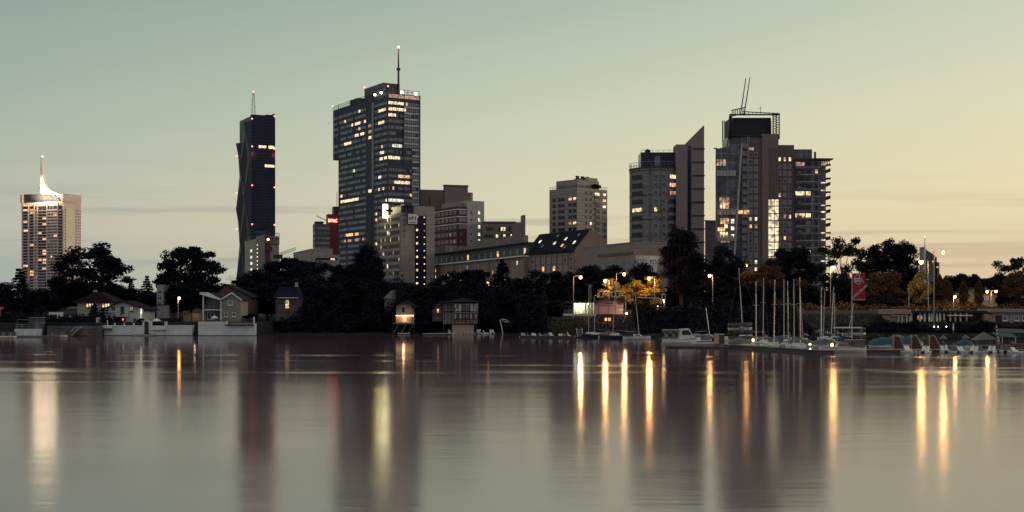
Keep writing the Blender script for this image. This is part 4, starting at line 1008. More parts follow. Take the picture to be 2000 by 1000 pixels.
# undergrowth along the shore: one dark tangle
def scatter(name, x0, x1, off0, off1, z1, n, ls, m, seed, kind='stuff'):
    q = np.random.default_rng(seed); P = []
    xs_ = q.uniform(x0, x1, n); f = q.random(n); hh = 1+.35*np.sin(xs_*.31+seed)+.25*np.sin(xs_*.83)
    for x, t, u, h_ in zip(xs_, f, q.random(n), hh): y = shore(x)+off0+(off1-off0)*t; P.append((x, y, gz(x, y)+z1*h_*u*(.35+.65*t)))
    me = leafmesh(name, np.array(P), q.uniform(.7,1.4,n)*ls, m, seed=seed)
    return tag(link(name, me), kind=kind)
scatter('undergrowth', -57, 8, .5, 16, 9.0, 42000, .32, 'leaf', 61)
scatter('undergrowth', -135, -92, 3, 16, 2.4, 7000, .28, 'leaf', 62)
scatter('undergrowth', 28, 62, 5, 28, 3.0, 22000, .26, 'leaf', 63)
scatter('undergrowth', 62, 118, 34, 42, 1.8, 9000, .24, 'leaf3', 64)
scatter('grass', 8, 118, .3, 26, .35, 26000, .16, 'leaf2', 65)
# ------------------------------------------------------------------ houses and walls on the left bank
M['stucco'] = mat('warm_stucco', (.40, .35, .27), .85, var=.12, bump=.15); M['grnwall'] = mat('grey_green_stucco', (.50, .55, .51), .85, var=.07)
M['grnwall2'] = mat('olive_stucco', (.25, .25, .20), .85, var=.08); M['wallw'] = mat('weathered_white_wall', (.66, .71, .68), .8, var=.13, vscale=.7)
M['maroon'] = mat('maroon_tiles', (.026, .012, .018), .85, spec=.05, var=.2, brick=(.4, .35, .05), mortar=.6); M['stone'] = mat('dark_stone_wall', (.13, .115, .115), .9, var=.3, vscale=.9, brick=(1.6, .8, .06), mortar=.5)
M['bhouse'] = mat('red_brick', (.12, .075, .065), .85, var=.15, brick=(.5, .25, .04), mortar=.8); M['wood'] = mat('grey_planks', (.20, .175, .15), .8, var=.2, brick=(8, .22, .03), mortar=.4)
M['dwood'] = mat('dark_timber', (.045, .032, .028), .7, var=.2, vscale=2); M['pink'] = mat('salmon_render', (.62, .38, .29), .8, var=.07); M['cream'] = M['cream']
M['plaster'] = mat('cream_plaster', (.60, .58, .48), .8, var=.06)
def ploc(px, D, zb=None): x = (px-1000)*D/F; return (x, D, gz(x, D) if zb is None else zb)
def gable(rt, w, d, he, hp, wall, roof, xp=None, over=.5, side=.3, th=.22, fascia=None):
    xp = w/2 if xp is None else xp
    MB().yprism([(0,0),(0,he),(xp,hp),(w,he),(w,0)], 0, d).obj('wall', wall, rt)
    sl, sr = (hp-he)/xp, (hp-he)/(w-xp); r = MB()
    r.yprism([(-over,he-over*sl),(xp,hp),(xp,hp+th),(-over,he-over*sl+th)], -side, d+side, 0); r.yprism([(xp,hp),(w+over,he-over*sr),(w+over,he-over*sr+th),(xp,hp+th)], -side, d+side, 0)
    o = r.obj('roof', roof, rt)
    if fascia: MB().yprism([(-over,he-over*sl-.12),(xp,hp-.12),(xp,hp+th+.05),(-over,he-over*sl+th+.05)], -side-.12, -side-.02).yprism([(xp,hp-.12),(w+over,he-over*sr-.12),(w+over,he-over*sr+th+.05),(xp,hp+th+.05)], -side-.12, -side-.02).obj('fascia', fascia, o)
    return o
def hwin(rt, x, z, w, h, k='glass', fr='frame', mull=1, y=0): return link('window', winmesh(w, h, k, fr, mull, True), rt, (x, y, z))
# house with warm lit windows and maroon hipped roof
D = 306; s_ = D/F; l = ploc(151, D); zb = l[2]; Zh = lambda py: zt(py, D)-zb
w_ = 76*s_
rt = thing('hillside_house', 'house with maroon hipped roof and two lit window groups behind the small fir', 'house', l)
w_ = 66*s_
MB().box(0,w_,0,9,0,Zh(588)).obj('wall', 'stucco', rt)
r = MB().add([(-1,-.8,Zh(591)),(w_+1.2,-.8,Zh(591)),(w_+1.2,10,Zh(591)),(-1,10,Zh(591)),(w_*.40,2.6,Zh(570)),(w_*.60,2.6,Zh(570)),(w_*.6,6,Zh(570)),(w_*.4,6,Zh(570))],[(0,1,5,4),(1,2,6,5),(2,3,7,6),(3,0,4,7),(4,5,6,7),(3,2,1,0)]).obj('roof', 'maroon', rt)
MB().box(w_*.3,w_*.38,4,5,Zh(585),Zh(566)).obj('chimney', 'conc', r)
for px in (171,176,181,202,207,212): hwin(rt, (px-151)*s_, Zh(600.5)+.02, .58, .95, 'cream' if px != 171 else 'warm', 'dwood', 0)
# grey green house with balcony
D = 292; s_ = D/F; l = ploc(203, D); zb = l[2]; Zh = lambda py: zt(py, D)-zb; w_ = 78*s_; Xh = lambda px: (px-203)*s_
rt = thing('grey_green_house', 'grey green gabled house with small balcony and red lit door', 'house', l)
gable(rt, w_, 9, Zh(604), Zh(589), 'grnwall', 'maroon', xp=w_*.47, over=.9, side=.9)
hwin(rt, Xh(222), Zh(608), 1.0, 1.2, 'glass', 'frame'); hwin(rt, Xh(257), Zh(608), .85, 1.15, 'dim', 'dwood'); hwin(rt, Xh(264), Zh(631), .95, 1.25, 'glass', 'frame')
hwin(rt, Xh(239), Zh(613.5), .8, 1.8, 'glass', 'dwood').name = 'balcony_door'
o = MB().box(Xh(223),Xh(253),-1.1,0,Zh(618),Zh(617)).obj('balcony', 'white', rt)
b = MB(); railing(b, [(Xh(223),0,Zh(617)),(Xh(223),-1.1,Zh(617)),(Xh(253),-1.1,Zh(617)),(Xh(253),0,Zh(617))], .95, .22, .018, 2); b.obj('balcony_railing', 'steel', o)
MB().box(Xh(238),Xh(245),-.08,0,Zh(636),Zh(621)).obj('door', 'red', rt); MB().box(Xh(239.5),Xh(242),-.35,-.1,Zh(626),Zh(622)).obj('porch_lamp', 'warm', rt)
MB().box(Xh(274.6),Xh(277.5),-.12,0,Zh(626),Zh(602)).obj('lit_window', 'pale', rt)
MB().box(Xh(226),Xh(246),-.02,.1,Zh(637),Zh(619.5)).obj('porch_shade_panel', 'dframe', rt)  # flat dark panel, the porch shade is put in its colour
# terrace and lake walls
D = 283.5; s_ = D/F
def seg_wall(name, label, px0, px1, pt, m='wallw', D=283.5, cap=True, y2=2.0, cat='wall', pb=655.5):
    x0, x1 = (px0-1000)*D/F, (px1-1000)*D/F
    rt = thing(name, label, cat, (x0, D, 0)); z = zt(pt, D)
    MB().box(0,x1-x0,0,y2,-1.2,z).obj('wall_face', m, rt)
    MB().box(-.04,x1-x0+.04,-.06,y2,-.35,.12).obj('tide_line', 'stone', rt)
    if cap: MB().box(-.06,x1-x0+.06,-.08,y2+.05,z,z+.13).obj('coping', 'white', rt)
    return rt, x1-x0, z
rt, w_, z = seg_wall('lake_wall', 'weathered white lake wall with white posts below the grey green house', 194, 281, 637)
for px in (224,242,261,279): MB().box((px-194)*s_-.13,(px-194)*s_+.13,-.02,.3,z+.13,z+.75).obj('post', 'white', rt)
o = MB().box(-.3,26*s_,-1.2,1.5,zt(641,D),zt(635.5,D)).obj('terrace_box', 'white', rt)
MB().box(-.3,.0,-1.2,1.2,zt(636,D),zt(620,D)).box(18*s_,19.5*s_,-1.1,-.9,zt(636,D),zt(625,D)).obj('terrace_post', 'white', o)
for px in (2, 24): MB().add([(px*s_,-.9,zt(641,D)),(px*s_,0,zt(641,D)),(px*s_,0,zt(647,D)),(px*s_+.15,-.9,zt(641,D)),(px*s_+.15,0,zt(641,D)),(px*s_+.15,0,zt(647,D))],[(0,2,1),(3,4,5),(0,3,5,2),(0,1,4,3),(1,2,5,4)]).obj('bracket', 'conc', o)
b = MB()
for q in range(3): b.box(5*s_*q+20*s_+6*s_, 5*s_*q+20*s_+7*s_+6*s_, 0,.5,z+.13,z+.3)
# arch gate
x = (286.5-1000)*s_; rt = thing('arched_gate', 'white arched gateway in the lake wall beside the round clipped bush', 'gate', (x, D-.1, .6))
b = MB(); h0 = zt(631,D)-.6; rr = .66; pts = [(-rr,0,0),(-rr,0,h0)] + [(-rr*math.cos(t*math.pi/8),0,h0+rr*math.sin(t*math.pi/8)) for t in range(1,8)] + [(rr,0,h0),(rr,0,0)]
b.tube(pts, .17, 6); b.obj('arch', 'white', rt); MB().box(-.5,.5,.3,.36,0,h0+.3).obj('gate_leaf', 'dframe', rt)
MB().box(-2.8,2.2,-2.2,.2,-.75,-.3).obj('landing', 'conc', rt)
rt, w_, z = seg_wall('planter_wall', 'low white wall with an overhanging planter beside the arched gate', 292, 321, 645)
MB().box(.3,w_+.6,-.7,.4,z+.13,z+1.05).obj('planter', 'white', rt); MB().box(.3,.55,-.7,.4,z+1.05,z+2.0).box(w_+.2,w_+.6,-.7,.4,z+1.05,z+2.0).obj('planter_post', 'white', rt)
rt, w_, z = seg_wall('lake_wall', 'plain weathered white lake wall right of the planter', 321.6, 375, 636.5)
b = MB(); railing(b, [(.2,.3,z+.1),(w_,.3,z+.1)], 1.25, 2.2, .04, 2); b.obj('fence', 'dsteel', rt)
rt, w_, z = seg_wall('lake_wall', 'tall white lake wall with wooden deck railing below the white-trimmed house', 387, 497.5, 633.5, D=282.5)
D = 282.5; s_ = D/F
MB().box(0,54*s_,0.02,2,z+.02,zt(627,D)).obj('wall_face', 'wallw', rt); MB().box(-.06,54*s_,-.15,2.05,zt(627,D),zt(626,D)).obj('coping', 'dwood', rt)
o = MB().box(54.3*s_,110*s_,-.9,1,zt(635,D),zt(633,D)).obj('deck', 'dwood', rt)
b = MB(); railing(b, [(54.5*s_,-.85,zt(633,D)),(109.5*s_,-.85,zt(633,D))], .95, 1.1, .045, 3); b.obj('deck_railing', 'wood', o)
MB().box(109*s_,110.4*s_,-.9,.1,zt(634,D),zt(619,D)).obj('end_post', 'white', rt)
rt, w_, z = seg_wall('jetty_wall', 'dark recess wall with steps between the two white lake walls', 375.5, 386.5, 644, m='stone', D=285, cap=False)
rt, w_, z = seg_wall('stone_wall', 'dark stone lake wall with steel stair rail left of the grey green house', 92, 192.5, 637, m='stone', D=279, cap=False, y2=3)
D = 279; s_ = D/F; b = MB()
for dy in (0, .8): b.tube([(52*s_,-1.5-dy,1.0),(52*s_,-1.5-dy,zt(648,D)),(61*s_,-1.5-dy,zt(639,D)),(66*s_,-.5-dy,zt(638.5,D))], .06, 5)
b.obj('stair_rail', 'steel', rt); b = MB()
for i in range(7): b.box(51*s_+.3*i,51*s_+.3*i+.35,-1.6,0,.2+.27*i,.47+.27*i)
b.obj('steps', 'conc', rt); MB().box(56*s_,80*s_,-.12,0,.2,z).obj('door_panel', 'wood', rt)
rt, w_, z = seg_wall('panel_wall', 'pale mottled lake wall at the far left above the jetty', 28, 80, 642.5, m='wallw', D=279, cap=False)
b = MB()
railing(b, [(.2,.4,z),(26*s_,.4,z)], 1.0, 1.4, .04, 2); b.tube([(.4,.6,z),(.4,.6,z+2.1),(26*s_,.6,z+2.1),(26*s_,.6,z)], .05, 4); b.obj('frame', 'steel', rt)
MB().box(28*s_,52*s_,.4,2.6,z,z+2.5).obj('glazed_shed', 'bluegl', rt); MB().box(27*s_,53*s_,.2,2.8,z+2.5,z+2.62).obj('shed_roof', 'conc', rt)
seg_wall('bank_wall', 'dark bank wall at the very left edge of the shore', -90, 27, 648, m='stone', D=278, cap=False)
def jetty(label, px0, px1, D, py, m='wood', posts=3, dep=1.6, th=.3):
    x0, x1 = (px0-1000)*D/F, (px1-1000)*D/F; zz = zt(py, D)
    rt = thing('jetty', label, 'jetty', (x0, D, 0)); MB().box(0,x1-x0,0,dep,zz-th,zz).obj('deck', m, rt)
    for i in range(posts): xx = (x1-x0)*(i+.5)/posts; MB().tube([(xx,.1,-1),(xx,.1,zz+.7)],.08,6).obj('post', 'steel', rt)
    return rt
jetty('pale short jetty at the left edge of the water', -30, 27, 262, 656.5, 'plaster', 4)
jetty('long thin jetty along the dark stone wall', 30, 116, 270, 655.5, 'wood', 3); jetty('pale end platform of the jetty below the parked camper van', 117, 127, 269, 655, 'plaster', 2)
# white trimmed house with porch
D = 289; s_ = D/F; l = ploc(396, D, 2.9); zb = l[2]; Zh = lambda py: zt(py, D)-zb; Xh = lambda px: (px-396)*s_
rt = thing('white_trimmed_house', 'olive gabled house with white roof edge and glazed double porch', 'house', l)
xg0, xg1 = Xh(433), Xh(470)
o = MB().yprism([(xg0,0),(xg0,Zh(586)),(Xh(453.5),Zh(573.5)),(xg1,Zh(586)),(xg1,0)][::-1], 0, 8).obj('wall', 'grnwall2', rt)
b = MB(); xp = Xh(453.5)
b.yprism([(xg0-.1,Zh(586)),(xp,Zh(573.5)),(xp,Zh(571)),(xg0-.1,Zh(584))],-.5,8.3).yprism([(xp,Zh(573.5)),(Xh(474),Zh(588)),(Xh(474),Zh(586)),(xp,Zh(571))],-.5,8.3).obj('roof', 'tiles', rt)
MB().yprism([(xg0-.1,Zh(586.3)),(xp,Zh(573.8)),(xp,Zh(571)),(xg0-.1,Zh(583.6))],-.62,-.5).yprism([(xp,Zh(573.8)),(Xh(474),Zh(588)),(Xh(474),Zh(585.5)),(xp,Zh(571))],-.62,-.5).obj('fascia', 'white', rt)
MB().box(Xh(399),xg0-.02,1.6,8,0,Zh(583)).obj('porch_back_wall', 'bluegl', rt)
MB().yprism([(Xh(392),Zh(575)),(xg0,Zh(587)),(xg0,Zh(584)),(Xh(405),Zh(571)),(Xh(392),Zh(570.5))],-.9,8).obj('porch_roof', 'tiles', rt)
MB().yprism([(Xh(392),Zh(575)),(xg0,Zh(586.5)),(xg0,Zh(583.8)),(Xh(408),Zh(571)),(Xh(392),Zh(570.5))],-1.02,-.9).obj('fascia', 'white', rt)
MB().box(Xh(396.3),Xh(398.6),-.3,.1,0,Zh(575)).box(Xh(430.8),Xh(433),-.3,.1,0,Zh(585)).obj('porch_post', 'white', rt)
MB().box(Xh(398),Xh(431),-.3,1.6,Zh(606),Zh(604.3)).obj('porch_slab', 'white', rt)
b = MB(); railing(b, [(Xh(399),-.2,Zh(604)),(Xh(430),-.2,Zh(604))], .9, 1.2, .03, 3); b.obj('porch_railing', 'steel', rt)
for px in (405, 412): hwin(rt, Xh(px), Zh(624), .65, 1.7, 'glass', 'frame', 0, y=1.58)
hwin(rt, Xh(450), Zh(596), 1.15, 1.05, 'curtain', 'white', 0); hwin(rt, Xh(442), Zh(618.5), .8, 1.0, 'glass', 'white'); hwin(rt, Xh(457), Zh(618.5), .8, 1.0, 'glass', 'white')
l = ploc(418, 304, 3.2); D = 304; s_ = D/F; Zh = lambda py: zt(py, D)-3.2
rt = thing('brick_gabled_house', 'dim red brick gabled house with roof antenna behind the white-trimmed house', 'house', l)
gable(rt, 72*s_, 9, Zh(580), Zh(556), 'bhouse', 'tiles', xp=22*s_, over=.5, side=.4)
b = MB().tube([(26*s_,3,Zh(556)),(26*s_,3,Zh(537))],.04,4).tube([(19*s_,3,Zh(539)),(33*s_,3,Zh(539.5))],.03,4).tube([(17*s_,3,Zh(545)),(35*s_,3,Zh(544))],.03,4)
for q in range(5): b.tube([((20+3*q)*s_,2.6,Zh(544.5)),((20+3*q)*s_,3.4,Zh(544.5))],.03,4)
b.obj('antenna', 'steel', rt)
MB().box(11*s_,15*s_,3,4,Zh(570),Zh(553)).obj('chimney', 'bhouse', rt)
# lit carport
D = 300; s_ = D/F; l = ploc(352, D, 3.0); Zh = lambda py: zt(py, D)-3.0
rt = thing('lit_carport', 'low carport with a warm lit back wall between the two white lake walls', 'carport', l)
MB().box(0,44*s_,3,3.2,0,Zh(612)).obj('wall', 'stucco', rt); MB().box(-.3,45*s_,-.5,3.4,Zh(612),Zh(610.5)).obj('roof', 'dframe', rt)
for px in (0,22,43): MB().box(px*s_,px*s_+.15,-.3,-.15,0,Zh(612)).obj('post', 'dwood', rt)
ld = bpy.data.lights.new('carport_lamp', 'POINT'); ld.energy = 22; ld.color = (1,.62,.28); ld.shadow_soft_size = .15; link('carport_lamp', ld, rt, (25*s_,1.6,Zh(614)))
# grey back house by the narrow tree
D = 330; s_ = D/F; l = ploc(306, D); zb = l[2]; Zh = lambda py: zt(py, D)-zb
rt = thing('narrow_grey_house', 'tall narrow grey house half hidden by the twin-topped tree', 'house', l)
MB().box(0,24*s_,0,8,0,Zh(596)).box(-2*s_,11*s_,1,8,0,Zh(556)).obj('wall', 'conc', rt); MB().box(-.2,25*s_,-.3,8.2,Zh(596),Zh(594.5)).obj('roof', 'roof', rt)
for q in range(3): hwin(rt, 4*s_, Zh(575+12*q), 1.0, 1.2, 'glass', 'frame', y=1)
# house with the arched lit window
D = 304; s_ = D/F; l = ploc(538, D); zb = l[2]; Zh = lambda py: zt(py, D)-zb; Xh = lambda px: (px-538)*s_
rt = thing('arched_window_house', 'dark house with one tall arched lit window under a pale gutter', 'house', l)
MB().box(0,50*s_,0,7,0,Zh(582)).obj('wall', 'dlines', rt)
MB().add([(-.8,-.8,Zh(582)),(51*s_,-.8,Zh(582)),(51*s_,8,Zh(582)),(-.8,8,Zh(582)),(6*s_,2,Zh(560)),(40*s_,2,Zh(560)),(40*s_,5,Zh(560)),(6*s_,5,Zh(560))],[(0,1,5,4),(1,2,6,5),(2,3,7,6),(3,0,4,7),(4,5,6,7),(3,2,1,0)]).obj('roof', 'tiles', rt)
MB().box(Xh(543),Xh(584),-.95,-.8,Zh(582.3),Zh(581)).obj('gutter', 'offw', rt)
xc = Xh(561); r_ = .42; pts = [(xc-r_,Zh(597))] + [(xc-r_*math.cos(t*math.pi/8), Zh(589.5)+r_*math.sin(t*math.pi/8)) for t in range(9)] + [(xc+r_,Zh(597))]
o = MB().yprism(pts, -.1, 0).obj('arched_window', 'cream', rt); MB().box(xc-r_,xc+r_,-.1,0,Zh(602),Zh(598)).obj('lower_window', 'warm', rt)
b = MB().box(xc-.03,xc+.03,-.16,-.1,Zh(597),Zh(586)).box(xc-r_,xc+r_,-.16,-.1,Zh(592.5),Zh(592)); b.obj('glazing_bar', 'dframe', o)
hwin(rt, Xh(577), Zh(560)+.2, .7, .9, 'curtain', 'frame', 1, y=1.6)
# slatted shed, pink boathouse, half-timbered boathouse
D = 306; s_ = D/F; l = ploc(751, D); zb = l[2]; Zh = lambda py: zt(py, D)-zb
rt = thing('slatted_shed', 'small grey shed with corrugated roof left of the pink boathouse', 'shed', l)
MB().box(0,20*s_,0,4,0,Zh(583)).obj('wall', 'wood', rt); MB().add([(-.3,-.4,Zh(583)),(21*s_,-.4,Zh(583)),(21*s_,4,Zh(583)),(10*s_,3.9,Zh(567)),(20*s_,3.9,Zh(566))],[(0,1,4,3),(1,2,4),(0,3,2)]).obj('roof', 'dlines', rt)
D = 296; s_ = D/F; zb = zt(634, D); Zh = lambda py: zt(py, D)-zb; Xh = lambda px: (px-790)*s_
rt = thing('pink_boathouse', 'small salmon boathouse on stilts with a brightly lit balcony', 'boathouse', ((790-1000)*s_, D, zb))
MB().yprism([(Xh(774),0),(Xh(774),Zh(597)),(Xh(778),Zh(593)),(Xh(789),Zh(589.5)),(Xh(801),Zh(593)),(Xh(804),Zh(597)),(Xh(804),0)][::-1], 0, 8).obj('wall', 'pink', rt)
MB().yprism([(Xh(766),Zh(602)),(Xh(789),Zh(589)),(Xh(812),Zh(600)),(Xh(812),Zh(598.5)),(Xh(789),Zh(587)),(Xh(766),Zh(600.5))],-1.6,8.3).obj('roof', 'maroon', rt)
hwin(rt, Xh(788), Zh(612), .95, 1.6, 'glass', 'white', 0); MB().box(Xh(784),Xh(792.5),-.03,0,Zh(613),Zh(597)).obj('window_surround', 'white', rt)
MB().box(Xh(775),Xh(810),-1.6,0,Zh(615.3),Zh(614)).obj('balcony_canopy', 'white', rt)
o = MB().box(Xh(768),Xh(810),-1.7,.0,Zh(633),Zh(630)).obj('balcony', 'wood', rt)
b = MB(); railing(b, [(Xh(768),-1.65,Zh(630)),(Xh(810),-1.65,Zh(630))], .8, .4, .03, 2); b.obj('balcony_railing', 'wood', o)
for px in (775,786,797,809): MB().box(Xh(px)-.06,Xh(px)+.06,-1.62,-1.5,Zh(630),Zh(615)).obj('balcony_post', 'white', rt)
b = MB()
for i in range(24): b.lathe([(.02,-.06),(.06,0),(.02,.06)],6,0,(Xh(775)+i*.178,-1.7,Zh(616)-.15*math.sin(i*math.pi/3)**2))
M['string'] = lit('string_light', (1,.72,.4), 9, False, sampled=True); b.obj('string_lights', 'string', rt)
MB().box(Xh(783),Xh(794),-.06,0,Zh(629),Zh(619)).obj('lit_window', 'warm', rt)
ld = bpy.data.lights.new('balcony_lamp', 'POINT'); ld.energy = 110; ld.color = (1,.6,.32); ld.shadow_soft_size = .25; link('balcony_lamp', ld, rt, (Xh(789),-1.3,Zh(618)))
for px in (768,779,790,801,810): MB().tube([(Xh(px),-1.4,-zb-1),(Xh(px),-1.4,0)],.1,6).obj('stilt', 'dwood', rt)
for q, px in enumerate((769,784,798)): MB().tube([(Xh(px),-1.4,-zb+.3),(Xh(px)+1.2,-1.4,-.1)],.06,4).obj('brace', 'steel', rt)
MB().box(Xh(779),Xh(802),-2.6,-1.6,-zb+.15,-zb+.35).obj('landing', 'plaster', rt)
D = 297; s_ = D/F; zb = zt(633, D); Zh = lambda py: zt(py, D)-zb; Xh = lambda px: (px-887)*s_
rt = thing('half_timbered_boathouse', 'half-timbered boathouse with cream infill and dark beams over a beige base', 'boathouse', (Xh(1887)*0+(887-1000)*s_, D, zb))
MB().box(0,Xh(932),0,8,0,Zh(592)).obj('wall', 'plaster', rt)
MB().box(Xh(865),0,1.4,8,0,Zh(592)).obj('side_wing', 'grnwall2', rt)
b = MB()
for q in range(3): b.box(Xh(867+6.5*q),Xh(868+6.5*q),1.25,1.4,0,Zh(592))
b.box(Xh(865),0,1.25,1.4,Zh(610),Zh(608)); b.obj('beam', 'dwood', rt)
MB().add([(Xh(861),-1,Zh(590.5)),(Xh(937),-1,Zh(589)),(Xh(937),9,Zh(589)),(Xh(861),9,Zh(590.5)),(Xh(895),3,Zh(583)),(Xh(906),3,Zh(582.5))],[(0,1,5,4),(1,2,5),(2,3,4,5),(3,0,4),(3,2,1,0)]).obj('roof', 'maroon', rt)
b = MB(); W_ = Xh(932)
for z in (Zh(592),Zh(608),Zh(612),Zh(623),Zh(626.5),Zh(631)): b.box(0,W_,-.07,0,z-.16,z)
for q in range(7): b.box(W_*q/6-.09,W_*q/6+.09,-.085,0,0,Zh(592))
for q in range(24): b.box(W_*q/24-.05,W_*q/24+.05,-.075,0,0,Zh(623)); b.box(W_*q/24-.04,W_*q/24+.04,-.075,0,Zh(612),Zh(608))
for x0, x1 in ((.02,.16),(.98,.84)): b.tube([(W_*x0,-.05,Zh(607)),(W_*x1,-.05,Zh(593))],.09,4)
b.obj('timber_frame', 'dwood', rt)
for f in (.40,.63): hwin(rt, W_*f, Zh(607), .85, 1.5, 'curtain', 'dwood', 2, y=-.04)
for f in (.16,.39,.62,.85): hwin(rt, W_*f, Zh(622), .85, 1.15, 'curtain', 'dwood', 2, y=-.04)
MB().box(Xh(881),Xh(925),.4,7,-2.6,-.15).obj('base_wall', 'stucco', rt)
for px in (866,882,930): MB().tube([(Xh(px),.2,-2.8),(Xh(px),.2,0)],.12,6).obj('stilt', 'dwood', rt)
MB().yprism([(Xh(843),Zh(628)),(Xh(843),Zh(604)),(Xh(855),Zh(590)),(Xh(867),Zh(604)),(Xh(867),Zh(628))][::-1], 3, 8).obj('gable_wing', 'dlines', rt)
MB().yprism([(Xh(841),Zh(606)),(Xh(855),Zh(589.5)),(Xh(869),Zh(606)),(Xh(869),Zh(604.8)),(Xh(855),Zh(587.5)),(Xh(841),Zh(604.8))], 2.6, 8.2).obj('gable_roof', 'tiles', rt)
hwin(rt, Xh(854), Zh(612), .6, 1.1, 'warm', 'dwood', 1, y=2.9)

# ---- parked vehicles on the bank
def car(label, x, y, z, rz, col, name='parked_car', L_=4.3):
    rt = thing(name, label, 'car', (x,y,z), rz)
    prof = [(-L_/2,.35),(-L_/2,.85),(-L_*.42,.95),(-L_*.32,1.4),(L_*.08,1.45),(L_*.24,.98),(L_*.46,.85),(L_/2,.6),(L_/2,.35)]
    MB().yprism(prof[::-1], -.85, .85).obj('body', col, rt)
    MB().yprism([(-L_*.36,.98),(-L_*.29,1.34),(L_*.06,1.38),(L_*.19,1.0)][::-1], -.87, .87).obj('window', 'glass', rt)
    for sx in (-.31,.31):
        for sy in (-.8,.8): MB().lathe([(.05,-.1),(.33,-.1),(.33,.1),(.05,.1)],12).obj('wheel', 'dframe', rt, (L_*sx,sy,.33)).rotation_euler = (R(90),0,0)
    for sy in (-.6,.6): MB().box(L_/2-.04,L_/2+.03,sy-.15,sy+.15,.6,.74).obj('headlight', 'white', rt)
car('silver parked car beside the white camper van', *ploc(133, 292), 0, 'steel'); car('pale parked car under the brick back house', *ploc(478, 292, 3.0), 0, 'offw')
l = ploc(110, 292); rt = thing('camper_van', 'white camper van parked at the far left above the stone wall', 'camper van', l)
MB().box(-1.4,1.3,-.9,.9,.5,2.3).obj('body', 'white', rt); MB().box(-1.2,.5,-.95,-.9,1.0,1.75).obj('window', 'glass', rt); MB().box(.8,1.25,-.95,-.9,1.0,1.6).obj('window', 'glass', rt)
for sx in (-.8,.8): MB().lathe([(.05,-.1),(.35,-.1),(.35,.1),(.05,.1)],12).obj('wheel', 'dframe', rt, (sx,-.8,.35)).rotation_euler = (R(90),0,0)
# parasols, bushes on terraces
def parasol(label, px, D, py, r_, m='offw', closed=False, name='parasol', hp=2.4, zb=None):
    x = (px-1000)*D/F; z1 = zt(py, D); z0 = z1-hp if zb is None else zb
    rt = thing(name, label, 'parasol', (x, D, z0)); MB().tube([(0,0,0),(0,0,z1-z0)],.04,6).obj('pole', 'steel', rt)
    MB().lathe([(.03,0),(.06,-.1),(.2,-1.2),(.12,-1.5)] if closed else [(.03,0),(r_*.6,-.28),(r_,-.6),(r_,-.68),(.1,-.3)],8).obj('canopy', m, rt, (0,0,z1-z0))
parasol('open white parasol above the planter beside the arched gate', 306, 286, 621.5, 1.0)
parasol('pale open parasol on the porch terrace of the white-trimmed house', 419, 286, 616, .8)
def bush(key, px, py, D, wpx, label, name='shrub', group=None): return tree(key, px, py, D, wpx, label, 'shrub', name, group)
bush('bush', 274, 622, 287, 15, 'round clipped bush left of the arched gate'); bush('bush', 210, 622, 286.5, 16, 'dark shrub on the terrace box of the grey green house')
bush('bush', 305, 632, 286, 24, 'dark shrub in the planter under the white parasol'); bush('bush', 340, 622, 292, 40, 'wide dark hedge bush behind the plain lake wall')
bush('bush', 228, 628, 287, 14, 'small dark bush in front of the grey green house porch'); bush('bush', 165, 618, 290, 44, 'dark shrub mass above the stone wall left of the terrace')
bush('bush', 490, 612, 291, 30, 'dark shrub at the right end of the wooden deck'); bush('bush', 70, 622, 290, 50, 'dark shrub above the pale mottled wall'); bush('bush', 18, 615, 288, 60, 'dark shrub above the leftmost bank wall')
b = MB().box(-1.2,0,-.9,.9,0,.1)
p = at(3, 604, 286); rt = thing('awning', 'dull red awning at the left edge under the dark tree', 'awning', (p.x-1.2, 286, gz(p.x, 286)))
MB().add([(-1.4,-1,2.9),(1.4,-1,2.9),(1.4,1,3.5),(-1.4,1,3.5),(-1.4,-1,2.8),(1.4,-1,2.8),(1.4,1,3.4),(-1.4,1,3.4)],[(0,1,2,3),(7,6,5,4),(0,4,5,1),(1,5,6,2),(2,6,7,3),(3,7,4,0)]).obj('cloth', 'red', rt)
for sx in (-1.3,1.3): MB().tube([(sx,-.9,0),(sx,-.9,2.85)],.05,6).obj('post', 'steel', rt)
# ------------------------------------------------------------------ street lamps
def lamp(px, py, D, ppx, label, E=900, r=.32, col=(1,.50,.16), m='bulb', base=None, twin=None, name='street_lamp', group='lit street lamps', tilt=0):
    r *= 1.2 if E and E > 200 else 1; x = (ppx-1000)*D/F; z0 = gz(x, D) if base is None else base; zl = zt(py, D)-z0; dx = (px-ppx)*D/F
    rt = thing(name, label, 'street lamp', (x, D, z0), 0, group)
    MB().tube([(0,0,-.3),(0,0,zl*.5),(0,0,zl+.25)],[.13,.11,.08],8).box(-.3,.3,-.3,.3,-.1,.25).obj('pole', 'steel', rt)
    for k, d in enumerate([dx] if twin is None else [dx, (twin-ppx)*D/F]):
        if abs(d) > .25: MB().tube([(0,0,zl+.1),(d*.5,0,zl+.28),(d,0,zl+.25)],.06,6).obj('arm', 'steel', rt)
        o = MB().add([(d-.45,-.18,zl+.15),(d+.45,-.18,zl+.15),(d+.45,.18,zl+.15),(d-.45,.18,zl+.15),(d-.3,-.1,zl+.36),(d+.3,-.1,zl+.36),(d+.3,.1,zl+.36),(d-.3,.1,zl+.36)],[(0,3,2,1),(4,5,6,7),(0,1,5,4),(1,2,6,5),(2,3,7,6),(3,0,4,7)]).obj('lamp_head', 'dsteel', rt)
        MB().lathe([(.02,-r),(r*.72,-r*.7),(r,-.05*r),(r*.9,.35),(.05,.4)],12,0,(d,0,zl-.12)).obj('lamp_bulb', m, o)
        if E:
            ld = bpy.data.lights.new('lamp_light', 'POINT'); ld.energy = E*.40; ld.color = col; ld.shadow_soft_size = r
            link('lamp_light', ld, rt, (d, -.2, zl-.15-r-.25))
    return rt
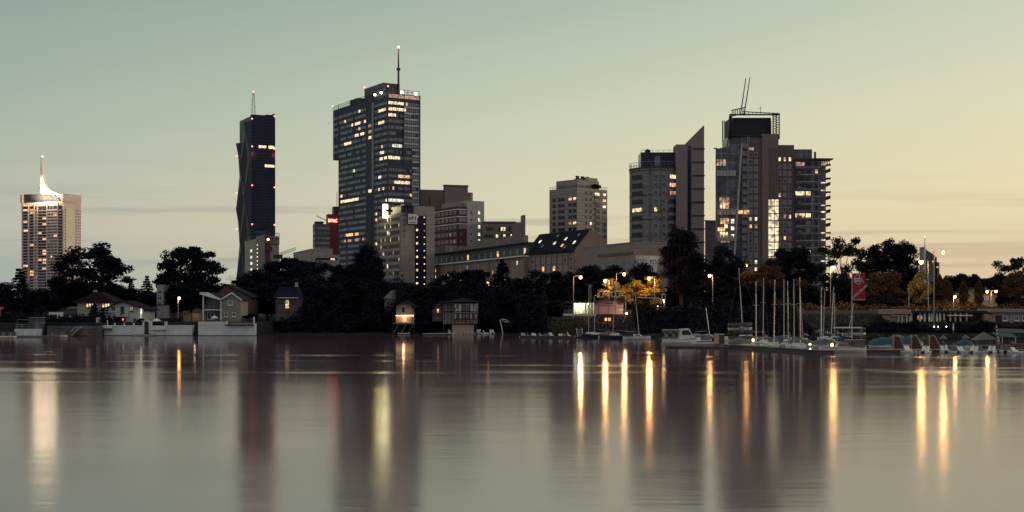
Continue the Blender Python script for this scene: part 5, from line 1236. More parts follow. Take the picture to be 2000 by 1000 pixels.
lamp(1134, 541, 300, 1120, 'street lamp with right-hand arm, leftmost of the bright lamps above the stilt clubhouse', 2000)
lamp(1182, 548, 312, 1190, 'lamp glowing in the golden tree above the stilt clubhouse', 5000, .34)
lamp(1141, 560, 380, 1146, 'small distant lamp below the arm of the leftmost bright street lamp', 500, .35)
lamp(1219, 535, 300, 1204, 'tall street lamp on a thick pole between the two golden trees', 2600)
lamp(1268, 543, 315, 1279, 'street lamp with left-hand arm in front of the white sign board', 6500, .36)
lamp(1386, 538, 298, 1392, 'street lamp shining among dark trees under the blue grey slab', 1200)
lamp(1457, 518, 318, 1451, 'street lamp at the left foot of the large high-rise', 2200)
lamp(1497, 530, 345, 1501, 'small lamp right of the lit stair glazing foot', 500, .3)
lamp(1627, 522, 286, 1622, 'brightest street lamp at the right edge of the large high-rise', 3200, .42, m='bulb')
lamp(1799, 511, 281, 1813, 'bright street lamp beside the distant pointed tower', 3400, .42)
lamp(1842, 492, 262, 1824, 'tallest street lamp with right-hand arm by the distant pointed tower', 2600, .30)
lamp(1865, 579, 281, 1862, 'short street lamp left of the orange-lit wall', 900, .26)
lamp(1928, 569, 330, 1936, 'twin-headed street lamp in front of the orange-lit wall', 1500, .3, twin=1945)
lamp(350, 582, 296, 348, 'garden lamp below the twin-topped tree', 330, .26)
lamp(953, 552, 326, 955, 'reddish lamp glowing above the half-timbered house', 110, .26, (1,.45,.25))
lamp(1285, 597, 300, 1284, 'low pinkish lamp above the lit road parapet', 300, .22, (1,.5,.3))
lamp(1296, 584, 302, 1297, 'small added lamp right of the lit road parapet', 420, .22, (1,.6,.3))  # lamp added for one more streak on the water
for k, (px, py, lb) in enumerate(((1471,664,'dock lamp left of the row of tall docked masts'),(1582,673,'dock lamp at the right end of the dark pontoon'),(1625,673,'dock lamp in front of the red banner boats'))):
    D = 205-6*k; lamp(px, py, D, px+1, lb, 60, .2, (1,.75,.4), base=.35, name='dock_lamp', group='lit dock lamps')
for px, py, D, py2, lb in ((1775,560,284,604,'bare thin pole left of the round lamp-lit tree'),(1154,555,292,590,'bare service pole on the stilt clubhouse'),(1925,560,286,600,'bare pole at the left of the twin-headed lamp'),(1299,572,290,608,'slim bare pole at the lamp-lit crossing')):
    x = (px-1000)*D/F; rt = thing('service_pole', lb, 'pole', (x, D, gz(x, D))); MB().tube([(0,0,-.2),(0,0,zt(py, D)-gz(x, D))],[.11,.07],6).obj('pole', 'steel', rt)
    MB().tube([(-.5,0,zt(py+4, D)-gz(x, D)),(.5,0,zt(py+4, D)-gz(x, D))],.05,4).obj('crossbar', 'steel', rt)
def gantry(label, px0, px1, py, D, heads, pb):
    x = (px1-1000)*D/F; z0 = gz(x, D); s_ = D/F; rt = thing('traffic_gantry', label, 'traffic signal', (x, D, z0)); zz = zt(py, D)-z0
    MB().tube([(0,0,-.2),(0,0,zz-.5),(-.3 if px0 < px1 else .3,0,zz),((px0-px1)*s_,0,zz+.25)],[.13,.12,.1,.07],8).obj('mast_arm', 'offw', rt)
    for h in heads:
        o = MB().box((h-px1)*s_-.45,(h-px1)*s_+.45,-.25,.05,zz-.3,zz+1.1).obj('signal_head', 'offw', rt)
        MB().box((h-px1)*s_-.3,(h-px1)*s_+.3,-.3,-.25,zz-.1,zz+.9).obj('signal_face', 'dsteel', o)
gantry('overhead signal arm bending down above the right end of the stilt clubhouse', 1178, 1222, 578, 290, (1174,1198,1206), 600)
gantry('overhead signal arm crossing the lamp-lit road right of the clubhouse', 1244, 1291, 583, 292, (1296,), 605)
# white rail added in place of the car light trail, wall, shed behind
x0, x1 = (1700-1000)*284/F, (2080-1000)*284/F
rt = thing('road_barrier', 'long white rail added in place of the car light trail above the lakeside restaurant', 'barrier', (x0, 284, 5.3)); zb = zt(603.5, 284)-5.3
MB().box(0,x1-x0,0,.3,zb-.42,zb).obj('rail', 'white', rt)
for i in range(24): MB().box(i*(x1-x0)/24,i*(x1-x0)/24+.15,.05,.2,-.5,zb-.42).obj('post', 'steel', rt)
x0, x1 = (1225-1000)*284/F, (1300-1000)*284/F
rt = thing('road_parapet', 'short lit concrete parapet below the golden trees', 'barrier', (x0, 284, gz(x0,284)-.2)); MB().box((1265-1225)*284/F,x1-x0,0,.4,0,zt(609,284)-gz(x0,284)+.2).obj('wall', 'plaster', rt)
MB().tube([((1265-1225)*284/F,.2,zt(606,284)-gz(x0,284)+.2),(x1-x0,.2,zt(606,284)-gz(x0,284)+.2)],.05,5).obj('handrail', 'steel', rt)
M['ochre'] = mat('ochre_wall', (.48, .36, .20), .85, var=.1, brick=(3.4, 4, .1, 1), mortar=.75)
x0, x1 = (1862-1000)*350/F, (1948-1000)*350/F; rt = thing('noise_wall', 'orange-lit wall behind the slim poplars', 'wall', (x0, 350, 5.4)); MB().box(0,x1-x0,0,.4,0,zt(573,350)-5.4).obj('panel', 'ochre', rt); MB().box(-.1,x1-x0+.1,-.08,.48,zt(573,350)-5.4,zt(572.3,350)-5.4).obj('coping', 'conc', rt)
o = MB().box((1922-1862)*350/F,(1931-1862)*350/F,-.15,0,zt(587,350)-5.4,zt(577,350)-5.4).obj('sign', 'white', rt)
x0 = (1872-1000)*372/F; rt = thing('low_shed', 'low dark roofed shed behind the orange-lit wall', 'shed', (x0, 372, 5.4)); gable(rt, 40*372/F, 6, zt(573,372)-5.4, zt(563,372)-5.4, 'conc', 'tiles', xp=30*372/F)

# ------------------------------------------------------------------ lakeside restaurant row on the right
D = 268; s_ = D/F; x0 = (1735-1000)*s_; zb = 1.2; Zr = lambda py: zt(py, D)-zb; Xr = lambda px: (px-1735)*s_
rt = thing('lakeside_restaurant', 'long flat roofed lakeside restaurant with pale pillars behind a hedge', 'restaurant', (x0, D, zb))
MB().box(Xr(1768),Xr(1925),2,8,0,Zr(611)).obj('wall', 'dlines', rt); MB().box(Xr(1764),Xr(1932),-.6,9,Zr(611),Zr(606.5)).obj('roof', 'roof', rt)
for px in (1772,1780,1797,1806,1815,1820,1830,1836,1844,1856,1866,1876,1888): MB().box(Xr(px)-.18,Xr(px)+.18,-.1,.25,0,Zr(611)).obj('pillar', 'plaster' if px % 3 else 'offw', rt)
for px in (1788,1802,1826,1850,1862,1882,1900): hwin(rt, Xr(px), Zr(631), 1.3, 1.7, 'dim' if px == 1802 else 'glass', 'dframe', 1, y=1.9)
MB().box(Xr(1848),Xr(1896),-1.2,-.5,Zr(617),Zr(615)).obj('awning_box', 'offw', rt)
rt = thing('flat_pavilion', 'pavilion with a tan lit roof edge at the left end of the restaurant', 'pavilion', ((1735-1000)*s_, D-1, zb))
MB().box(0,Xr(1766),0,6,0,Zr(616)).obj('wall', 'tan', rt); MB().box(-.4,Xr(1774),-1,7,Zr(613.5),Zr(604.5)).obj('roof', 'tan', rt); MB().box(.2,Xr(1768),-.7,0,Zr(617.5),Zr(615)).obj('lower_edge', 'pink', rt)
for px in (1750,1757,1766,1772): MB().box(Xr(px),Xr(px)+.2,-.5,-.3,0,Zr(617)).obj('pillar', 'offw', rt)
rt = thing('white_cafe', 'low white cafe with small square windows at the right end of the restaurant row', 'cafe', (Xr(1928)+x0, D-1.5, zb)); X2 = lambda px: (px-1928)*s_
MB().box(X2(1935),X2(2010),0,6,0,Zr(611)).obj('wall', 'hstone', rt); MB().box(X2(1927),X2(2012),-.8,7,Zr(609.5),Zr(603.5)).obj('roof', 'tan', rt)
MB().box(X2(1920),X2(1938),.3,5,0,Zr(613)).obj('annex', 'tan', rt)
for px in (1957,1980,1995): hwin(rt, X2(px), Zr(626), .9, 1.0, 'glass', 'white')
MB().box(X2(1939),X2(1951),-.08,0,0,Zr(616)).obj('door', 'dwood', rt)
h_ = scatter('hedge', 68, 100, 8, 11, 1.7, 14000, .2, 'leaf', 71, None); tag(h_, 'long dark hedge in front of the lakeside restaurant', 'hedge')
tag(scatter('hedge', 100, 112, 8, 11, 1.3, 4000, .2, 'leaf', 72, None), 'low dark hedge in front of the white cafe', 'hedge')
D = 258; s_ = D/F
rt = thing('timber_rail', 'red brown timber rail with small white lamps in front of the restaurant hedge', 'fence', ((1800-1000)*s_, D, .4))
MB().box(0,38*s_,0,.15,zt(642,D)-.55,zt(642,D)-.4).obj('rail', 'bhouse', rt)
for q in range(4): MB().box(38*s_*q/3,38*s_*q/3+.12,.01,.14,0,zt(642,D)-.55).obj('post', 'bhouse', rt)
for px in (1824,1832,1848): MB().lathe([(.02,-.09),(.09,0),(.02,.09)],8,0,((px-1800)*s_,-.1,zt(638,D)-.4)).obj('small_lamp', 'bulbw', rt)
parasol('closed parasol in front of the restaurant hedge', 1862, 256, 631, .8, 'offw', True, 'closed_parasol', 3.5)

# ------------------------------------------------------------------ stilt clubhouse
D = 272; s_ = D/F; zb = zt(613.5, D); x0 = (1108-1000)*s_; Zc = lambda py: zt(py, D)-zb; Xc = lambda px: (px-1108)*s_
rt = thing('stilt_clubhouse', 'boat clubhouse on stilts with white lit terrace and salmon hall', 'clubhouse', (x0, D, zb))
MB().box(Xc(1100),Xc(1227),-1.2,8,-.35,0).obj('deck', 'dwood', rt); MB().box(Xc(1100),Xc(1164),-1.35,-1.2,-.35,.12).obj('deck_edge', 'plaster', rt)
MB().box(Xc(1122),Xc(1160),3,3.2,0,Zc(592)).obj('terrace_wall', 'plaster', rt)
MB().box(Xc(1108),Xc(1168),-.8,7,Zc(592),Zc(588.5)).obj('terrace_roof', 'dframe', rt)
MB().yprism([(Xc(1160),0),(Xc(1160),Zc(591)),(Xc(1186),Zc(587.5)),(Xc(1217),Zc(591)),(Xc(1217),0)][::-1], .2, 8).obj('wall', 'pink', rt)
MB().yprism([(Xc(1162),Zc(589)),(Xc(1190),Zc(585.2)),(Xc(1230),Zc(588.6)),(Xc(1230),Zc(589.8)),(Xc(1190),Zc(586.8)),(Xc(1162),Zc(590.6))][::-1], -.8, 9).obj('roof', 'dframe', rt)
for px in (1169,1188,1202): MB().box(Xc(px),Xc(px)+.06,.14,.2,0,Zc(597)).obj('door_joint', 'dwood', rt)
MB().box(Xc(1169),Xc(1203),.1,.2,Zc(597),Zc(596.4)).obj('door_track', 'dwood', rt); MB().box(Xc(1182),Xc(1197),.1,.2,Zc(593.5),Zc(592)).obj('name_board', 'dwood', rt)
hwin(rt, Xc(1213), Zc(605), .9, .95, 'curtain', 'white', 2, y=.15); MB().box(Xc(1208),Xc(1219),-.6,.2,Zc(595),Zc(592)).obj('awning', 'red', rt)
b = MB(); railing(b, [(Xc(1102),-1.1,0),(Xc(1160),-1.1,0)], .9, .8, .025, 2); b.obj('terrace_railing', 'steel', rt)
for px in (1144,1150,1156): MB().box(Xc(px),Xc(px)+.08,2.7,2.95,0,Zc(593)).obj('door_frame', 'dframe', rt)
ld = bpy.data.lights.new('terrace_light', 'POINT'); ld.energy = 520; ld.color = (.9,1,.62); ld.shadow_soft_size = .3; link('terrace_light', ld, rt, (Xc(1134),1.2,Zc(594.5)))
for px in (1124,1132,1140,1150): MB().lathe([(.02,-.12),(.14,0),(.02,.12)],8,0,(Xc(px),1.2,Zc(593.5))).obj('terrace_lamp', 'bulbw', rt)
MB().lathe([(.02,-.22),(.22,0),(.02,.22)],8,0,(Xc(1223),-.9,.1)).obj('deck_lamp', 'bulbw', rt)
ld = bpy.data.lights.new('deck_light', 'POINT'); ld.energy = 170; ld.color = (1,.66,.42); ld.shadow_soft_size = .22; link('deck_light', ld, rt, (Xc(1223)-.5,-2.6,.9))
for px in (1112,1138,1166,1186,1205,1222): MB().tube([(Xc(px),-.8,-zb-.3),(Xc(px),-.8,-.3)],.13,6).obj('stilt', 'dwood', rt)
for a_, b_ in ((1136,1147),(1172,1158),(1222,1215)): MB().tube([(Xc(a_),-1.1,-.3),(Xc(b_),-1.1,Zc(630))],.07,5).obj('brace', 'steel', rt)
MB().box(Xc(1168),Xc(1200),1.5,6,Zc(632),-.4).obj('lower_wall', 'pink', rt)
for px in (1174,1185,1191): hwin(rt, Xc(px), Zc(628), .8, .9, 'warm' if px > 1180 else 'glass', 'dwood', 1, y=1.45)
rt = thing('ladder_frame', 'pale ladder frame under the clubhouse terrace', 'ladder', ((1128-1000)*265/F, 265, .2))
b = MB()
for q in (0, 11): b.tube([(q*.11,0,0),(q*.11-.25,.5,1.9)],.06,5)
for q in range(5): b.tube([(-.03-.05*q,.1*q+.1,.35*q+.2),(1.18-.05*q,.1*q+.1,.35*q+.2)],.03,4)
b.obj('rails', 'white', rt)
for px, w_, lb in ((1085,13,'small beige locker shed left of the clubhouse stilts'),(1108,22,'wide beige locker shed under the clubhouse terrace')):
    D = 268; rt = thing('locker_shed', lb, 'shed', ((px-w_/2-1000)*D/F, D, gz((px-1000)*D/F, D))); MB().box(0,w_*D/F,0,2,0,1.6).obj('wall', 'tan', rt); MB().box(-.1,w_*D/F+.1,-.15,2.1,1.6,1.7).obj('roof', 'conc', rt)

# ------------------------------------------------------------------ boats
def hull(Ln, B, H, m='offw', keel=.25, sheer=.25, transom=.75):
    b = MB(); n = 11; vs = []; k = 7
    for i in range(n):
        t = i/(n-1); x = -Ln/2+Ln*t; w_ = B/2*(transom+(1-transom)*math.sin(min(1,t*1.9)*math.pi/2))*(1 if t < .45 else math.cos((t-.45)/.55*math.pi/2*.985)**.8)
        h = H*(1+sheer*t*t); d = keel*(1-.9*t**4)
        vs += [(x,-w_,h),(x,-w_*.96,h*.45),(x,-w_*.6,-d*.5),(x,0,-d),(x,w_*.6,-d*.5),(x,w_*.96,h*.45),(x,w_,h)]
    fs = [(i*k+j, i*k+j+1, (i+1)*k+j+1, (i+1)*k+j) for i in range(n-1) for j in range(k-1)]
    fs += [(i*k+6, i*k, (i+1)*k, (i+1)*k+6) for i in range(n-1)] + [tuple(range(k))[::-1], tuple(range((n-1)*k,n*k))]
    return b.add(vs, fs)
def strake(Ln, B, H):
    b = MB(); b.tube([(-Ln/2,-B*.37,H*.95),(-Ln*.2,-B*.485,H*.98),(Ln*.1,-B*.48,H*1.02),(Ln*.35,-B*.27,H*1.12),(Ln*.49,0,H*1.2)],.04,4); b.tube([(-Ln/2,B*.37,H*.95),(-Ln*.2,B*.485,H*.98),(Ln*.1,B*.48,H*1.02),(Ln*.35,B*.27,H*1.12),(Ln*.49,0,H*1.2)],.04,4); return b
def sailboat(label, px, py, mt, Ln=7.5, rz=0, lean=0, hm='offw', cover='navy', group='sailing boats moored in the marina', fore=True, off=0):
    D = CH*F/(py-HOR); x = (px-1000)*D/F; mh = zt(mt, D)
    rt = thing('sailboat', label, 'sailboat', (x, D, 0), rz, group); B = Ln*.31; H = Ln*.105
    o = hull(Ln, B, H, keel=.3).obj('hull', hm, rt); strake(Ln, B, H).obj('rub_rail', 'dframe', o)
    c = MB().add([(-Ln*.12,-B*.28,H),(Ln*.2,-B*.2,H*1.1),(Ln*.2,B*.2,H*1.1),(-Ln*.12,B*.28,H),(-Ln*.12,-B*.24,H+.5),(Ln*.13,-B*.16,H+.42),(Ln*.13,B*.16,H+.42),(-Ln*.12,B*.24,H+.5)],[(0,3,2,1),(4,5,6,7),(0,1,5,4),(1,2,6,5),(2,3,7,6),(3,0,4,7)]).obj('cabin', 'white', rt)
    MB().box(-Ln*.08,Ln*.08,-B*.275,-B*.25,H+.14,H+.32).obj('window', 'glass', c)
    ca, sa = math.cos(-rz), math.sin(-rz); lx, ly = lean*ca, lean*sa; mx = Ln*.08
    MB().tube([(mx,0,H+.3),(mx+lx,ly,mh)],[.085,.06],6).obj('mast', 'steel2', rt)
    q = .62; MB().tube([(mx+lx*q-sa*0,ly*q-.5,H+(mh-H)*q),(mx+lx*q,ly*q+.5,H+(mh-H)*q)],.03,4).obj('spreader', 'steel2', rt)
    bo = MB().tube([(mx,0,H+1.1),(-Ln*.42,0,H+1.0)],.05,5).obj('boom', 'steel2', rt); MB().tube([(mx-.1,0,H+1.2),(-Ln*.15,0,H+1.25),(-Ln*.4,0,H+1.1)],[.16,.15,.06],6).obj('sail_cover', cover, bo)
    b = MB().tube([(Ln*.48,0,H*1.2),(mx+lx*.95,ly*.95,mh*.95)],.018,3).tube([(-Ln*.48,0,H),(mx+lx,ly,mh)],.018,3)
    for s in (-1,1): b.tube([(mx,s*B*.45,H),(mx+lx*q,ly*q+s*.45,H+(mh-H)*q),(mx+lx,ly,mh*.97)],.016,3)
    b.obj('rigging', 'rope', rt); return rt
M['steel2'] = mat('pale_alloy', (.52, .50, .46), .4, .2); M['tarpb'] = mat('blue_tarp', (.05, .09, .12), .6, var=.25, vscale=1.2, bump=.5); M['tarpg'] = mat('grey_tarp', (.13, .14, .135), .7, var=.25, vscale=1.2, bump=.5); M['hullred'] = mat('red_brown_hull', (.10, .048, .038), .5, brick=(30, .22, .03), mortar=.4); M['rope'] = mat('dark_rigging', (.09, .085, .08), .7); M['tarpd'] = mat('dark_awning', (.045, .065, .07), .8)
sailboat('white sailboat with a mast leaning left, off the lamp-lit grassy bank', 1244, 663, 574, 5.6, R(4), -.8, hm='offw')
sailboat('low dark covered sailing boat left of the leaning-masted white sailboat', 1202, 662, 562, 6.6, R(176), .5, hm='navy')
sailboat('dark sailing boat with tall mast in front of the salmon hall', 1166, 660, 580, 6.4, R(170), -.1, hm='navy')
sailboat('dark sailing boat with tall mast in front of the lit terrace', 1154, 658.5, 556, 6.4, R(165), .1, hm='navy')
sailboat('sailing boat with dark thin mast behind the low white boat', 1381, 664, 602, 6.5, R(20), -.7, hm='navy')
sailboat('sailboat with tallest left-leaning mast beside the boat rack', 1458, 668, 523, 8.5, R(185), -.8, cover='navy')
for k, (px, py, mt, ln, lb) in enumerate(((1477,681,549,.0,'first docked sailboat from the left in the mast row'),(1492,677,543,.1,'second docked mast, set slightly behind its neighbours'),(1512,682,546,.15,'third docked mast of the row, thin and pale'),
    (1533,683.5,546,0,'fourth docked mast, with a boom leaning on its left side'),(1540,672,549,-.1,'farther mast just right of the fourth docked mast'),(1553,684.5,545,-.05,'fifth docked mast, the straight one near the pontoon end'),
    (1564,684,542,-.1,'last docked mast at the right of the pontoon row'),(1570,673,568,-.5,'leaning thinner mast just right of the docked row'))):
    sailboat(lb, px, py, mt, 6.5, R(95 if k % 2 else 84), ln)
for px, py, mt, ln, rz, lb in ((1604,676,560,.05,80,'sailboat with a thin mast between the two right dock lamps'),(1610,668,566,.3,100,'background sailboat left of the last dock lamp'),(1624,675,560,.45,85,'sailboat with a mast leaning right above the last dock lamp'),(1632,668,572,0,95,'background sailboat just left of the red banner'),(1657,667,592,1.2,90,'background sailboat with a slanting mast below the red banner')):
    sailboat(lb, px, py, mt, 6.2, R(rz), ln)
# big grey white boat at the dock end and the banner
D = CH*F/(688-HOR); x = (1647-1000)*D/F; rt = thing('work_boat', 'flat grey white boat lying in front under the red banner', 'boat', (x, D, 0), R(1))
hull(7.0, 2.2, .75, keel=.2, sheer=.12).obj('hull', 'offw', rt); strake(7.0, 2.2, .75).obj('rub_rail', 'dframe', rt); MB().box(1.5,3.1,-.7,-.3,.8,1.02).obj('thwart', 'wood', rt)
D = 192; x = (1674-1000)*D/F; rt = thing('deck_box', 'grey metal cabin on the dock under the red banner', 'cabin', (x-1.4, D, .3)); MB().box(0,2.7,0,2,0,1.25).obj('wall', 'tarpg', rt); MB().box(-.05,2.75,-.1,2.1,1.25,1.33).obj('roof', 'conc', rt); MB().box(.5,.75,-.03,0,.2,1.05).obj('slot', 'dframe', rt)
D = 200; s_ = D/F; x = (1664-1000)*s_; rt = thing('banner_flag', 'red hanging banner with white sail emblem on a tall pole', 'flag', (x, D, .3))
z = lambda py: zt(py, D)-.3
MB().tube([(0,0,-.6),(0,0,z(533))],[.09,.05],8).obj('pole', 'steel2', rt)
M['banner'] = mat('crimson_cloth', (.30, .022, .05), .75, var=.12, vscale=.9)
o = MB().box(.08,26*s_,-.03,.03,z(587),z(534.5)).obj('cloth', 'banner', rt); MB().tube([(0,0,z(534)),(26.5*s_,0,z(534))],.04,6).obj('cross_arm', 'steel', rt)
b = MB(); cx, cz = 13.5*s_, z(546); rr = 9.5*s_
b.tube([(cx+rr*.05+.0,-.06,cz+rr*1.05)]+[(cx-rr*.95*math.sin(t*math.pi/8),-.06,cz+rr*math.cos(t*math.pi/8)) for t in range(1,8)]+[(cx,-.06,cz-rr*.9)],.055,5)
b.tube([(cx+.05,-.06,cz+rr),(cx+.15,-.06,cz-rr*1.1)],.055,5); b.tube([(cx-rr*.9,-.06,cz+.02),(cx+.1,-.06,cz+rr*.25)],.1,4); b.tube([(cx-rr*.8,-.06,cz-rr*.42),(cx+.1,-.06,cz-rr*.2)],.1,4)
b.tube([(cx+.32,-.06,cz+rr*.4),(cx+rr*.92,-.06,cz-rr*.6),(cx+.42,-.06,cz-rr*.72),(cx+.32,-.06,cz+rr*.4)],.045,5); b.obj('sail_emblem', 'white', o)
t_ = text('Kuhlin-Boote', .62, 'white', o, (14*s_,-.05,z(570)), (R(90),-R(42),0), 'lettering', .012); text('www.kuhlin.at', .34, 'white', o, (13.4*s_,-.05,z(585)), (R(90),0,0), 'lettering', .012)
# pontoons
def pontoon(label, p0, p1, dep, h=.42, m='dwood', rail=0):
    a_, b_ = wat(*p0), wat(*p1); Ln = (b_-a_).length; rt = thing('pontoon', label, 'pontoon', a_, math.atan2(b_.y-a_.y, b_.x-a_.x))
    MB().box(0,Ln,0,dep,-.35,h-.08).obj('float', 'dframe', rt); MB().box(-.05,Ln+.05,-.08,dep,h-.08,h).obj('deck', m, rt)
    for q in range(rail):
        x = Ln*(q+.4)/rail; b = MB(); railing(b, [(x,.1,h),(x+1.4,.1,h)], .55, .35, .04, 1); b.obj('rack', 'dsteel', rt)
    return rt
pontoon('long dark pontoon carrying the row of docked masts', (1412,679), (1606,692), 2.0, .5, 'dwood', 4)
pontoon('low dark pontoon under the motor cruiser and white boat', (1300,679), (1424,681), 1.5, .3, 'stone')
pontoon('long pontoon under the pedal boats at the right', (1690,688), (2040,688.5), 2.5, .38, 'wood'); pontoon('rear pontoon behind the pedal boats', (1690,680), (2060,679), 1.6, .4, 'wood')
pontoon('dark pontoon under the stacked rowing boats left of the clubhouse', (1015,660), (1120,661), 2.2, .45, 'dwood'); pontoon('thin pale pontoon left of the half-timbered boathouse', (832,654.5), (880,653.5), 1.2, .35, 'plaster')
pontoon('rear pontoon behind the docked masts', (1400,671), (1690,673), 1.8, .4, 'wood')
# motor cruiser
D = CH*F/(673-HOR); x = (1330-1000)*D/F; rt = thing('motor_cruiser', 'white motor cruiser with grey canopy and windscreen cabin', 'motor boat', (x, D, 0), R(2))
hull(6.9, 2.4, .95, keel=.3, sheer=.35, transom=.9).obj('hull', 'white', rt); strake(6.9, 2.4, .95).obj('rub_rail', 'dframe', rt)
o = MB().yprism([(-.4,1.0),(-.3,2.75),(1.3,2.85),(2.1,1.5),(2.6,1.25)][::-1], -.95, .95).obj('cabin', 'white', rt); MB().yprism([(.0,1.75),(.05,2.5),(1.2,2.6),(1.75,1.75)][::-1], -1.0, 1.0).obj('window', 'glass', o)
o = MB().xprism([(-1.05,2.35),(-1.0,2.6),(0,2.75),(1.0,2.6),(1.05,2.35)], -3.3, -.5).obj('canopy', 'tarpg', rt)
b = MB()
for s in (-1,1): b.tube([(-3.2,s,.95),(-2.0,s,2.4)],.04,4).tube([(-2.0,s,.95),(-3.2,s,2.4)],.04,4).tube([(-1.9,s,.95),(-.8,s,2.4)],.04,4).tube([(-.8,s,.95),(-1.9,s,2.4)],.04,4)
b.obj('canopy_frame', 'steel2', o); b = MB(); railing(b, [(1.9,-.95,1.25),(3.3,-.1,1.35)], .5, .6, .025, 1); b.obj('bow_rail', 'steel2', rt)
MB().box(-3.75,-3.4,-.25,.25,.2,1.3).obj('outboard_engine', 'dframe', rt)
D = CH*F/(674.5-HOR); x = (1387-1000)*D/F; rt = thing('flat_white_boat', 'long low white boat with a folded A-frame right of the motor cruiser', 'boat', (x, D, 0), R(-1))
hull(6.6, 1.9, .55, keel=.2, sheer=.15).obj('hull', 'white', rt); MB().tube([(-.2,0,.6),(.6,0,1.6),(1.4,0,.6)],.06,5).obj('a_frame', 'steel2', rt); MB().box(-2.4,2.6,-.6,.6,.58,.72).obj('deck_board', 'wood', rt)
def covered(label, px, py, Ln, h, m, rz=0, group=None):
    D = CH*F/(py-HOR); x = (px-1000)*D/F; rt = thing('covered_boat', label, 'boat', (x, D, 0), rz, group); B = Ln*.34
    hull(Ln, B, .55, keel=.2).obj('hull', 'offw', rt); n = 9; vs = []
    for i in range(n):
        t = i/(n-1); xx = -Ln*.5+Ln*t; w_ = B*.52*math.sin(math.pi*min(1,.18+t*.82*1.0))**.5*(1 if t < .9 else .5); hh = .6+h*math.sin(math.pi*(.1+.85*t))**.8+.06*math.sin(i*2.3)
        vs += [(xx,-w_,.5),(xx,-w_*.55,.5+(hh-.5)*.7),(xx,0,hh),(xx,w_*.55,.5+(hh-.5)*.7),(xx,w_,.5)]
    MB().add(vs, [(i*5+j,(i+1)*5+j,(i+1)*5+j+1,i*5+j+1) for i in range(n-1) for j in range(4)]+[(0,1,2,3,4),tuple(range((n-1)*5,n*5))[::-1]]).obj('tarp', m, rt); return rt
covered('boat under a peaked blue tarp right of the red banner', 1727, 680, 5.0, 1.2, 'tarpb'); covered('boat under a domed blue tarp behind the brown slide boats', 1779, 678, 4.4, 1.3, 'tarpb', R(10))
covered('boat under a dark tarp behind the blue peaked tarp', 1752, 674, 4.2, 1.2, 'tarpg', R(170)); covered('grey covered boat between the cruiser and the boat rack', 1363, 669, 5.2, 1.1, 'tarpg', R(3))
covered('grey covered boat left of the leaning-masted sailboat', 1192, 661, 5.0, .9, 'tarpg'); covered('rounded grey blue covered boat left of the grey tent', 1884, 681, 3.0, .9, 'tarpb', R(4))
covered('boat under a crumpled grey tarp on the dock below the boat rack', 1446, 678, 4.0, 1.0, 'tarpg', R(5)); covered('pale covered boat behind the docked masts', 1494, 673, 5, .8, 'tarpg', R(182))
covered('blue covered boat behind the fourth docked mast', 1536, 671, 5.4, 1.0, 'tarpb', R(3)); covered('pale green covered boat between the docked masts and the dock lamp', 1560, 677, 4.6, .8, 'tarpg', R(175)); covered('pale covered boat behind the left dock lamp', 1478, 676, 3.6, .7, 'tarpg', R(20))
covered('grey covered boat behind the last dock lamp', 1612, 679, 4.2, .9, 'tarpg', R(8)); covered('pale tarped boat left of the grey dock cabin', 1640, 673, 4.2, .8, 'tarpb', R(176))
# racks with stored rowing boats
def rack(label, px, py, n, Ln, mats, names):
    D = CH*F/(py-HOR); x = (px-1000)*D/F; rt = thing('boat_rack', label, 'boat rack', (x, D, .4)); b = MB()
    for s in (-1,1):
        for q in (-.9,.9): b.box(s*Ln*.28-.06,s*Ln*.28+.06,q-.06,q+.06,0,.8*n)
        for k in range(n): b.box(s*Ln*.28-.055,s*Ln*.28+.055,-.9,.9,.25+.8*k,.33+.8*k)
    b.obj('frame', 'wood', rt)
    for k in range(n):
        t = thing('rowing_boat', names[k], 'rowing boat', (x, D, .4+.5+.8*k), R(2*k)); hull(Ln, 1.1, .42, keel=.14).obj('hull', mats[k], t); strake(Ln, 1.1, .42).obj('rub_rail', 'wood', t)
rack('wooden rack of stored boats left of the tallest leaning mast', 1446, 671, 4, 4.4, ['tarpg','hullred','offw','wood'], ['grey rowing boat lowest on the boat rack','red rowing boat second lowest on the boat rack','white rowing boat third on the boat rack','tan rowing boat on top of the boat rack'])
rack('wooden rack of stored boats behind the red banner pole', 1668, 673, 3, 4.2, ['hullred','offw','hullred'], ['red brown rowing boat lowest on the rack behind the banner pole','pale rowing boat in the middle of the rack behind the banner pole','red brown rowing boat on top of the rack behind the banner pole'])
D = 216; x = (1655-1000)*D/F
rt = thing('dock_shelter', 'flat roofed open shelter behind the red banner pole', 'shelter', (x-2, D, .4)); MB().box(-.2,4.4,-1,1.2,zt(641,D)-.4,zt(640,D)-.3).obj('roof', 'offw', rt)
for px in (0,4.1): MB().box(px,px+.1,-.9,-.8,0,zt(641,D)-.4).obj('post', 'steel', rt)
D = 214; rt = thing('fuel_kiosk', 'small salmon kiosk lit by the left dock lamp', 'kiosk', ((1396-1000)*D/F, D, .35)); MB().box(0,.75,0,.6,0,1.6).obj('body', 'pink', rt); MB().box(.85,1.6,0,.6,0,1.5).obj('cabinet', 'bhouse', rt); MB().box(-.1,1.7,-.1,.7,1.6,1.68).obj('roof', 'offw', rt)
